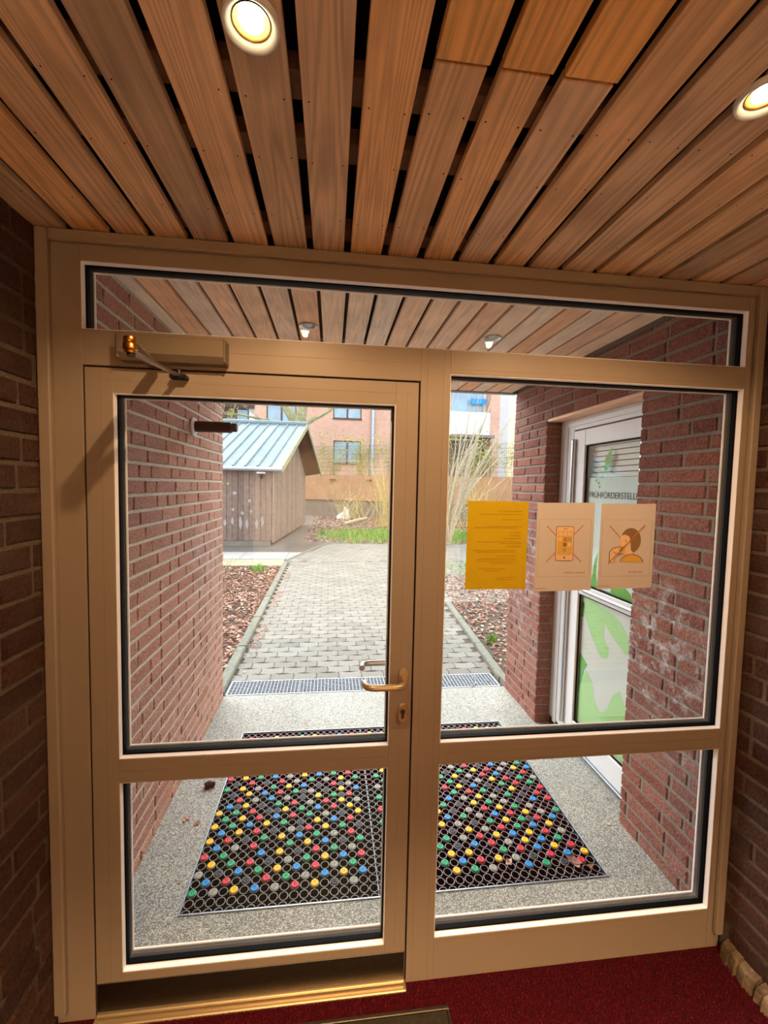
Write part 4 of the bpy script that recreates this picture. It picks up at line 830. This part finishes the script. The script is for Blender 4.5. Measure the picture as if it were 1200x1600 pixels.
N = 34; ridge_y = 13.85; RZ = 3.86
d = (Bp-A)
for k in range(N):
    p, q_ = A+d*(k/N), A+d*((k+.97)/N); zf = lambda v: 2.2+(RZ-2.2)*(1-abs(v.y-ridge_y)/(ridge_y-10.7))
    plank(sh, p, q_, .05, max(zf(p)-.14, 2.1), .03, z1b=max(zf(q_)-.14, 2.1)); q_ = A+d*((k+.3)/N); plank(sh, p, q_, .05, max(zf(p)-.15, 2.09), .050, 'batten_strip', 'lit_slat', z1b=max(zf(q_)-.15, 2.09))
q = MB(); q.prism([tuple(A+Vector((-.02, 0, 2.1))), tuple(Bp+Vector((-.02, 0, 2.1))), tuple(A+d*.5+Vector((-.02, 0, RZ-.12)))], (-.03, 0, 0)); q.build('gable_backing', M['dark_gable'], sh)
# roof panels, overhanging gable; near slope
E0 = Vector((-.66, 10.45, 2.2)); E1 = Vector((.27, 16.9, 2.24)); RG = Vector((-.17, ridge_y, RZ))
nx_ = 13; wdp = .33
for k in range(nx_):
    s0, s1 = -k*wdp, -(k+1)*wdp+.03
    for (eb, sgn) in ((E0, 1), (Vector((-.66+.55, 17.0, 2.22)), 0)):
        p = [Vector((eb.x+s0, eb.y, eb.z)), Vector((eb.x+s1, eb.y, eb.z)), Vector((RG.x+s1, RG.y, RG.z)), Vector((RG.x+s0, RG.y, RG.z))]
        MB().prism([tuple(v) for v in p], (0, 0, -.025)).build('roof_sheet', M['sheet'], sh)
    if k < nx_-1:
        p = [Vector((E0.x+s1-.015, E0.y, E0.z)), Vector((RG.x+s1-.015, RG.y, RG.z))]; MB().tube([tuple(p[0]+Vector((0, 0, .02))), tuple(p[1]+Vector((0, 0, .02)))], .028, 6).build('roof_seam', M['sheet'], sh)
MB().tube([(-.15, ridge_y, RZ+.03), (-4.4, ridge_y, RZ+.03)], .09, 8).build('ridge_cap', M['sheet'], sh)
def rafter(nm, a, b_, mat='barge'):
    a, b_ = Vector(a), Vector(b_); q = MB(); dz = Vector((0, 0, -.17)); ox = Vector((.05, 0, 0))
    q.prism([tuple(a), tuple(b_), tuple(b_+dz), tuple(a+dz)], tuple(ox)); q.build(nm, M[mat], sh)
rafter('barge_board', E0+Vector((0, 0, .03)), RG+Vector((0, 0, .05))); rafter('barge_board', RG+Vector((0, 0, .05)), E1+Vector((0, 0, .03)))
q = MB(); q.prism([tuple(RG+Vector((0, 0, -.03))), tuple(E1+Vector((0, 0, -.03))), tuple(Bp+Vector((0, .1, 2.1))), tuple(A+d*.5+Vector((0, 0, RZ-.1)))], (0, 0, .02)); q.build('soffit_board', M['dark_gable'], sh)
q = MB(); q.tube([(-.62, 10.40, 2.14), (-4.6, 10.40, 2.14)], .055, 8); q.build('gutter', M['zinc'], sh, smooth=True)
t = empty('wall_lamp.002', (-1.22, 10.6, 2.0), 'small white-topped lamp on the front of the shed', 'wall lamp')
bx('lamp_hood', M['white'], t, -1.34, -1.10, 10.5, 10.66, 2.02, 2.07, c=.01); q = MB(); q.lathe([(.0001, .15), (.05, .15), (.035, 0), (.0001, 0)], (-1.22, 10.6, 1.88), 'z', 12); q.build('lamp_body', M['black'], t, smooth=True)
# chalk prints, ball mark and hearts on the shed front
q = MB(); rk = random.Random(9)
for k, (x, z, h) in enumerate([(-2.22, .62, .2), (-2.02, .68, .25), (-1.8, .62, .42), (-1.62, .58, .3), (-1.35, .6, .3), (-1.2, .66, .34), (-1.75, .9, .12), (-1.55, 1.25, .12), (-1.5, .95, .1), (-2.0, 1.0, .1)]):
    pts = [(x+rk.uniform(-.012, .012)+.045*math.sin(math.pi*i/6)*s_, 10.664, z+h*(i/6-.5)) for s_, rng in ((1, range(0, 7)), (-1, range(5, 0, -1))) for i in rng]
    q.prism(pts, (0, -.003, 0))
q.build('chalk_marks', M['chalk'], sh)
q = MB(); q.lathe([(.0001, -.03), (.04, -.022), (.06, 0)], (-1.96, 10.665, 1.45), 'y', 16); q.build('round_mark', M['chalk'], sh)
for hx in (-2.31, -2.14):
    pts = [(hx+.055*math.sin(a)**3, 10.663, 1.72+.055*(13*math.cos(a)-5*math.cos(2*a)-2*math.cos(3*a)-math.cos(4*a))/16) for a in [2*math.pi*k/20 for k in range(20)]]
    MB().prism(pts, (0, -.006, 0)).build('heart_ornament', M['barge'], sh)
# ------------------------------------------------------------------ retaining wall, panel, fence
def yl(x): return 23.13-.503*(x-.05)
rw = empty('wall_garden', (3, 21.5, 0), 'low concrete garden wall topped by ochre panels', 'wall', kind='structure')
def slab(nm, par, x0, x1, z0, z1, t_, mat, off=0):
    p = [(x0, yl(x0)+off, z0), (x1, yl(x1)+off, z0), (x1, yl(x1)+off, z1), (x0, yl(x0)+off, z1)]; return MB().prism(p, (0, t_, 0)).build(nm, M[mat], par)
slab('concrete_base', rw, -9, 15, -.4, .85, .4, 'concrete')
for k in range(8): slab('ochre_panel', rw, -6+k*2.6, -6+(k+1)*2.6-.03, .86, 2.28, .06, 'panel', -.05)
slab('panel_foot', rw, -6, 14.8, .82, .87, .1, 'winframe', -.08)
fn = empty('fence', (3, 21.5, 2.3), 'green wire mesh fence on top of the garden wall', 'fence')
for k in range(11):
    x = -5+k*1.95; MB().tube([(x, yl(x)-.02, 2.0), (x, yl(x)-.02, 4.0)], .03, 6).build('fence_post', M['wire'], fn)
for k in range(10):
    x0 = -5+k*1.95; q = MB()
    for i in range(26):
        x = x0+i*1.95/26; q.tube([(x, yl(x)-.02, 2.3), (x, yl(x)-.02, 3.96)], .0075, 3, cap=False)
    for z in [2.3+j*.236 for j in range(8)]: q.tube([(x0, yl(x0)-.02, z), (x0+1.95, yl(x0+1.95)-.02, z)], .009, 3, cap=False)
    q.build('mesh_panel', M['wire'], fn, fixn=False)
for x in (.8, 2.75, 4.7):
    q = MB(); q.rbox(x-.17, x+.17, yl(x)-.3, yl(x)-.05, 2.02, 2.07, .01); q.build('post_bracket', M['winframe'], fn)
# ------------------------------------------------------------------ brick house behind
FY = 30
hs = empty('house', (2, FY, 0), 'pale red brick apartment house with brown windows behind the fence', 'building')
q = MB()
wins = [(.84, 2.9, 3.34, 5.04), (.8, 2.9, 6.68, 8.3), (-4.05, -1.9, 6.21, 8.3), (-4.05, -1.9, 3.3, 5.0), (6.2, 8.0, 3.3, 5.0)]
xs_ = sorted({-4.9, 5.6, 9.4}|{v for w_ in wins for v in w_[:2]}); zs_ = sorted({0, 10.5}|{v for w_ in wins for v in w_[2:]})
for i in range(len(xs_)-1):
    for j in range(len(zs_)-1):
        cx_, cz_ = (xs_[i]+xs_[i+1])/2, (zs_[j]+zs_[j+1])/2
        if any(w_[0] < cx_ < w_[1] and w_[2] < cz_ < w_[3] for w_ in wins): continue
        q.box(xs_[i], xs_[i+1], FY, FY+.3, zs_[j], zs_[j+1])
q.build('facade', M['farbrick'], hs)
for (x0, x1, z0, z1) in wins:
    wq = MB(); c_ = .07
    for a in ((x0, x1, z0, z0+c_), (x0, x1, z1-c_, z1), (x0, x0+c_, z0, z1), (x1-c_, x1, z0, z1), ((x0+x1)/2-.06, (x0+x1)/2+.06, z0, z1)): wq.box(a[0], a[1], FY+.08, FY+.16, a[2], a[3])
    wf = wq.build('window', M['winframe'], hs); mid = (x0+x1)/2
    bx('pane', M['sky_glass'], wf, x0+c_, mid-.06, FY+.12, FY+.13, z0+c_, z1-c_); bx('pane', M['sky_glass'], wf, mid+.06, x1-c_, FY+.12, FY+.13, z0+c_, z1-c_)
    bx('window_sill', M['winframe'], hs, x0-.05, x1+.05, FY-.06, FY+.02, z0-.09, z0)
MB().tube([(3.75, FY-.12, .5), (3.75, FY-.12, 10)], .13, 8).build('downpipe', M['zinc'], hs, smooth=True)
# right wing: balconies, brick pier, grey and cream strips
q = MB(); q.box(9.4, 12.6, 29.2, 29.4, 5.6, 7.4); q.build('balcony_parapet', M['white'], hs); q = MB(); q.box(9.4, 12.6, 28.2, 29.4, 5.4, 5.6); q.build('balcony_slab', M['concrete'], hs)
bx('loggia_back', M['curtain'], hs, 9.4, 12.6, 30.2, 30.3, 0, 10.5); bx('loggia_window', M['sky_glass'], hs, 9.8, 12.3, 30.05, 30.15, 7.3, 9.6); bx('awning', M['plug_blue'], hs, 11.2, 12.4, 29.6, 29.7, 8.1, 8.5)
bx('loggia_shade', M['winframe'], hs, 9.4, 12.6, 30.0, 30.05, .0, 5.35)
for bx0, bx1, mt_ in ((12.6, 13.3, 'farbrick'), (13.3, 14.0, 'greypl'), (14.0, 24, 'cream')): bx('wall_strip', M[mt_], hs, bx0, bx1, 29.1, 30.4, 0, 10.5)
# left wing: dark loggia with parapet
bx('loggia_recess', M['winframe'], hs, -9, -4.9, 30.6, 30.9, 0, 10.5); bx('loggia_pane', M['sky_glass'], hs, -6.2, -5.45, 30.4, 30.5, 6.0, 7.1); bx('white_parapet', M['white'], hs, -8.5, -4.6, 29.6, 29.8, 4.9, 6.1); bx('loggia_beam', M['brownlamp'], hs, -9, -4.9, 29.9, 30.1, 7.15, 7.5)
bx('white_door', M['curtain'], hs, -5.35, -4.95, 30.3, 30.5, 6.0, 7.2)
bx('side_wall', M['farbrick'], hs, -20, -9, 29, 31, 0, 10.5)
MB().box(-20, 24, 30, 38, 10.5, 10.8).build('roof_edge', M['concrete'], hs)
# ------------------------------------------------------------------ trees and shrubs
def branch(q, p, d, L, r_, depth, rr, spread=.5, droop=0, tips=None, seg=4, kids=3):
    pts = [Vector(p)]; rad = [r_]; d = Vector(d).normalized()
    for i in range(seg):
        d = (d+Vector((rr.uniform(-1, 1), rr.uniform(-1, 1), rr.uniform(-1, 1)))*.13+Vector((0, 0, -droop))).normalized(); pts.append(pts[-1]+d*L/seg); rad.append(r_*(1-.7*(i+1)/seg))
    q.tube([tuple(v) for v in pts], rad, 5 if r_ > .03 else 3, cap=False)
    if tips is not None: tips.append(pts[-1]); tips.append(pts[-2])
    if depth:
        for k in range(kids):
            i = rr.randrange(1, seg+1); nd = (d+Vector((rr.uniform(-1, 1), rr.uniform(-1, 1), rr.uniform(-.4, 1)))*spread).normalized()
            branch(q, pts[i], nd, L*rr.uniform(.4, .7), rad[i]*.6, depth-1, rr, spread, droop, tips, seg, kids)
def leaves_at(q, tips, rr, n_, sp, s_):
    for t_ in tips:
        for k in range(n_): leaf_add(q, t_.x+rr.uniform(-sp, sp), t_.y+rr.uniform(-sp, sp), t_.z+rr.uniform(-sp, sp), s_*rr.uniform(.6, 1.2), rr)
rt = random.Random(21)
t = empty('tree', (-1.0, 20, -.04), 'thick mossy tree rising behind the shed roof', 'tree')
q = MB(); tips = []
q.tube([(-1.0, 20, -.1), (-1.0, 20, 2), (-.95, 20, 4.3), (-1.0, 20, 5.2)], [.42, .36, .34, .40], 12)
branch(q, (-1.15, 20, 4.9), (-.5, 0, .9), 3.5, .26, 2, rt, tips=tips); branch(q, (-.85, 20, 4.9), (.2, .1, 1), 4, .28, 2, rt, tips=tips)
branch(q, (-.72, 20, 4.65), (1.0, -.1, .62), 2.6, .13, 2, rt, tips=tips); branch(q, (-1.3, 19.9, 4.7), (-1.0, -.2, .1), 3.2, .10, 2, rt, tips=tips)
q.build('trunk', M['bark'], t, smooth=True)
q = MB(); leaves_at(q, tips, rt, 3, .25, .07); q.build('foliage', M['bud'], t, kind='stuff', fixn=False)
t = empty('tree.001', (-5.3, 18, -.04), 'thin young tree with yellow-green leaves left of the house window', 'tree')
q = MB(); tips = []
for k in range(5): branch(q, (-5.0+k*.3, 18, 3.2), (rt.uniform(-.35, .35), 0, 1), 2.6, .04, 2, rt, tips=tips)
q.tube([(-4.6, 18, -.1), (-4.5, 18, 2), (-4.5, 18, 3.4)], [.07, .06, .05], 6); q.build('trunk', M['bark'], t); q = MB(); leaves_at(q, tips, rt, 3, .2, .06); q.build('foliage', M['bud'], t, kind='stuff', fixn=False)
# multi-stemmed bush right of the post
t = empty('shrub', (3.95, 10.9, -.04), 'tall bare many-stemmed shrub seen right of the door post', 'shrub')
q = MB(); tips = []
for k in range(30):
    a = rt.uniform(-.28, .75); branch(q, (4.15+rt.uniform(-.35, .3), 11.3+rt.uniform(-.25, .25), -.1), (a, rt.uniform(-.3, .3), 1.35), rt.uniform(3.0, 4.6), rt.uniform(.024, .06), 1, rt, .45, .0, tips, 5, 2)
q.build('stems', M['twig'], t, kind='stuff', fixn=False, smooth=True)
def reed(label, cx, cy, n_, h, sp, mat, nm='shrub', base=-.04, lean=.3, dep=1, thick=.012, leafn=0, lm='hedge', ls=.05):
    t = empty(nm, (cx, cy, base), label, 'shrub'); q = MB(); tips = []
    for k in range(n_): branch(q, (cx+rt.uniform(-sp, sp), cy+rt.uniform(-sp, sp)*.5, base), (rt.uniform(-lean, lean), rt.uniform(-lean, lean)*.6, 1), h*rt.uniform(.5, 1.05), thick*rt.uniform(.6, 1.2), dep, rt, .4, .0, tips, 4, 2)
    q.build('stems', M[mat], t, kind='stuff', fixn=False)
    if leafn: q = MB(); leaves_at(q, tips, rt, leafn, .13, ls); q.build('foliage', M[lm], t, kind='stuff', fixn=False)
reed('tall straw-yellow shrub at the right end of the grass strip', 3.15, 16.4, 55, 3.0, .5, 'twig_y', lean=.28, thick=.014)
reed('grey-brown scrubby bush in front of the garden wall', 1.9, 19.3, 36, 1.5, .7, 'twig_y', lean=.7, thick=.013, leafn=1, ls=.05)
reed('low green-stemmed bush by the pale sack', 1.45, 20.6, 14, 2.2, .5, 'twig', lean=.6, thick=.012, leafn=1)
reed('yellowish shrub between post and right pier in front of the wall', 7.2, 17.0, 46, 2.9, .8, 'twig_y', lean=.5, thick=.014)
for k in range(6):
    xx = .6+k*2.0; reed(['airy yellow-green hedge bush behind the fence, beside the shed roof', 'airy yellow-green hedge bush behind the fence, under the brown window', 'airy yellow-green hedge bush behind the fence, beside the downpipe', 'airy yellow-green hedge bush behind the fence, hidden by the door post', 'airy yellow-green hedge bush behind the fence, below the white balcony', 'airy yellow-green hedge bush behind the fence, next to the right pier'][k], xx, yl(xx)+1.6, 34, 2.0, .7, 'twig_y', base=1.9, lean=.3, thick=.016, leafn=6, ls=.07)
sp_ = MB(); sp_.prism([(1.0, 20.3, -.05), (1.75, 20.3, -.05), (1.65, 20.35, .45), (1.45, 20.4, .62), (1.35, 20.4, .3), (1.05, 20.35, .12)], (0, .4, 0)); sp_.build('sack', M['white'], label='crumpled pale sack lying at the foot of the garden wall', cat='sack')
q = MB(); q.tube([(1.3, 17.2, 0), (1.9, 17.6, .12), (2.4, 17.8, .22)], [.09, .08, .06], 8); q.build('log', M['twig'], label='pale fallen log behind the grass strip', cat='log', smooth=True)
t = MB(); rq = random.Random(3)
for k in range(3): branch(t, (-1.18+.1*k, 5.5, -.04), (rq.uniform(.1, .5), 0, 1), .62, .008, 1, rq, .5, 0, None, 4, 2)
t.build('twig.001', M['bark'], label='thin bare sapling standing in the left leaf bed', cat='twig')
# ------------------------------------------------------------------ single dry leaves and bits on the porch
def dry(name, pts, label, mat='leaf', cat='leaf', s_=.02, n_=2):
    q = MB(); r5 = random.Random(len(label)*7+int(pts[0]*100))
    for k in range(n_):
        x, y, z = pts[0]+r5.uniform(-.01, .01), pts[1]+r5.uniform(-.01, .01), pts[2]; a = r5.uniform(0, 6.28); c, d_ = math.cos(a), math.sin(a); S = s_*r5.uniform(.8, 1.2)
        out = [(-1, 0), (-.5, .35), (0, .5), (.45, .42), (1, .05), (.5, -.35), (0, -.5), (-.5, -.38)]; cv = r5.uniform(.15, .4); n0 = len(q.v)
        q.v += [(x+(u*c-v_*d_)*S, y+(u*d_+v_*c)*S, z+.003+(u*u+v_*v_*2)*cv*S) for u, v_ in out]+[(x, y, z+.002)]
        for i in range(8): q.face(n0+i, n0+(i+1) % 8, n0+8)
    q.build(name, M[mat], label=label, cat=cat, fixn=False)
zz = G+.0005
dry('dry_leaf', (.0, .83, zz), 'small crumbled brown leaf left of the mat near the wall'); dry('dry_leaf.001', (.065, .80, zz), 'crumbled reddish leaf beside the left edge of the mat', s_=.016)
dry('dry_leaf.002', (.09, .47, zz), 'tiny orange leaf scrap left of the mat corner', s_=.01, n_=1); dry('dry_leaf.003', (-.03, .17, zz), 'brown leaf in the lower left corner of the porch floor', s_=.026)
dry('dry_leaf.004', (2.22, .60, zz), 'curled brown leaf by the foot of the right pier', s_=.018, n_=1); dry('dry_leaf.005', (1.905, .395, zz+.004), 'large pale dead leaf lying on the right front corner of the mat', s_=.034, n_=2)
dry('dry_leaf.006', (1.60, .435, zz+.004), 'pale yellow-green leaf lying on the front of the mat', s_=.022); dry('dry_leaf.007', (1.98, .37, zz+.004), 'thin tan leaf at the very corner of the mat', s_=.018, n_=1)
dry('dry_leaf.008', (2.2, 2.2, zz+.002), 'tiny leaf scrap at the right end of the drain', s_=.014, n_=1)
t = empty('bark_piece', (.055, 1.06, zz), 'dark curled lump of bark on the porch floor left of the mat', 'bark')
q = MB(); q.tube([(.03, 1.055, zz+.012), (.055, 1.065, zz+.018), (.085, 1.07, zz+.014)], [.016, .02, .012], 9); q.build('bark_body', M['brownlamp'], t, smooth=True); bx('bark_chip', M['galv'], t, .045, .07, 1.075, 1.095, zz, zz+.02, c=.003)
# ------------------------------------------------------------------ groups of repeated things
for o in COL.objects:
    if o.parent or 'category' not in o or o.get('kind') == 'structure': continue
    base = o.name.split('.')[0]; lb = o['label']
    g = {'dry_leaf': 'single dead leaves on the porch floor', 'grass_tuft': 'small grass tufts in the leaf beds', 'notice': 'sheets of paper taped to the right pane', 'kerb': 'kerbs along the paving'}.get(base)
    if base == 'ceiling_downlight': g = 'unlit downlights in the porch ceiling' if 'porch' in lb else 'lit downlights in the inside ceiling'
    if base == 'shrub' and 'behind the fence' in lb: g = 'hedge bushes behind the fence'
    if base == 'shrub' and 'behind the fence' not in lb: g = 'bare shrubs in the garden bed'
    if base == 'tree': g = 'trees behind the shed'
    if g: o['group'] = g
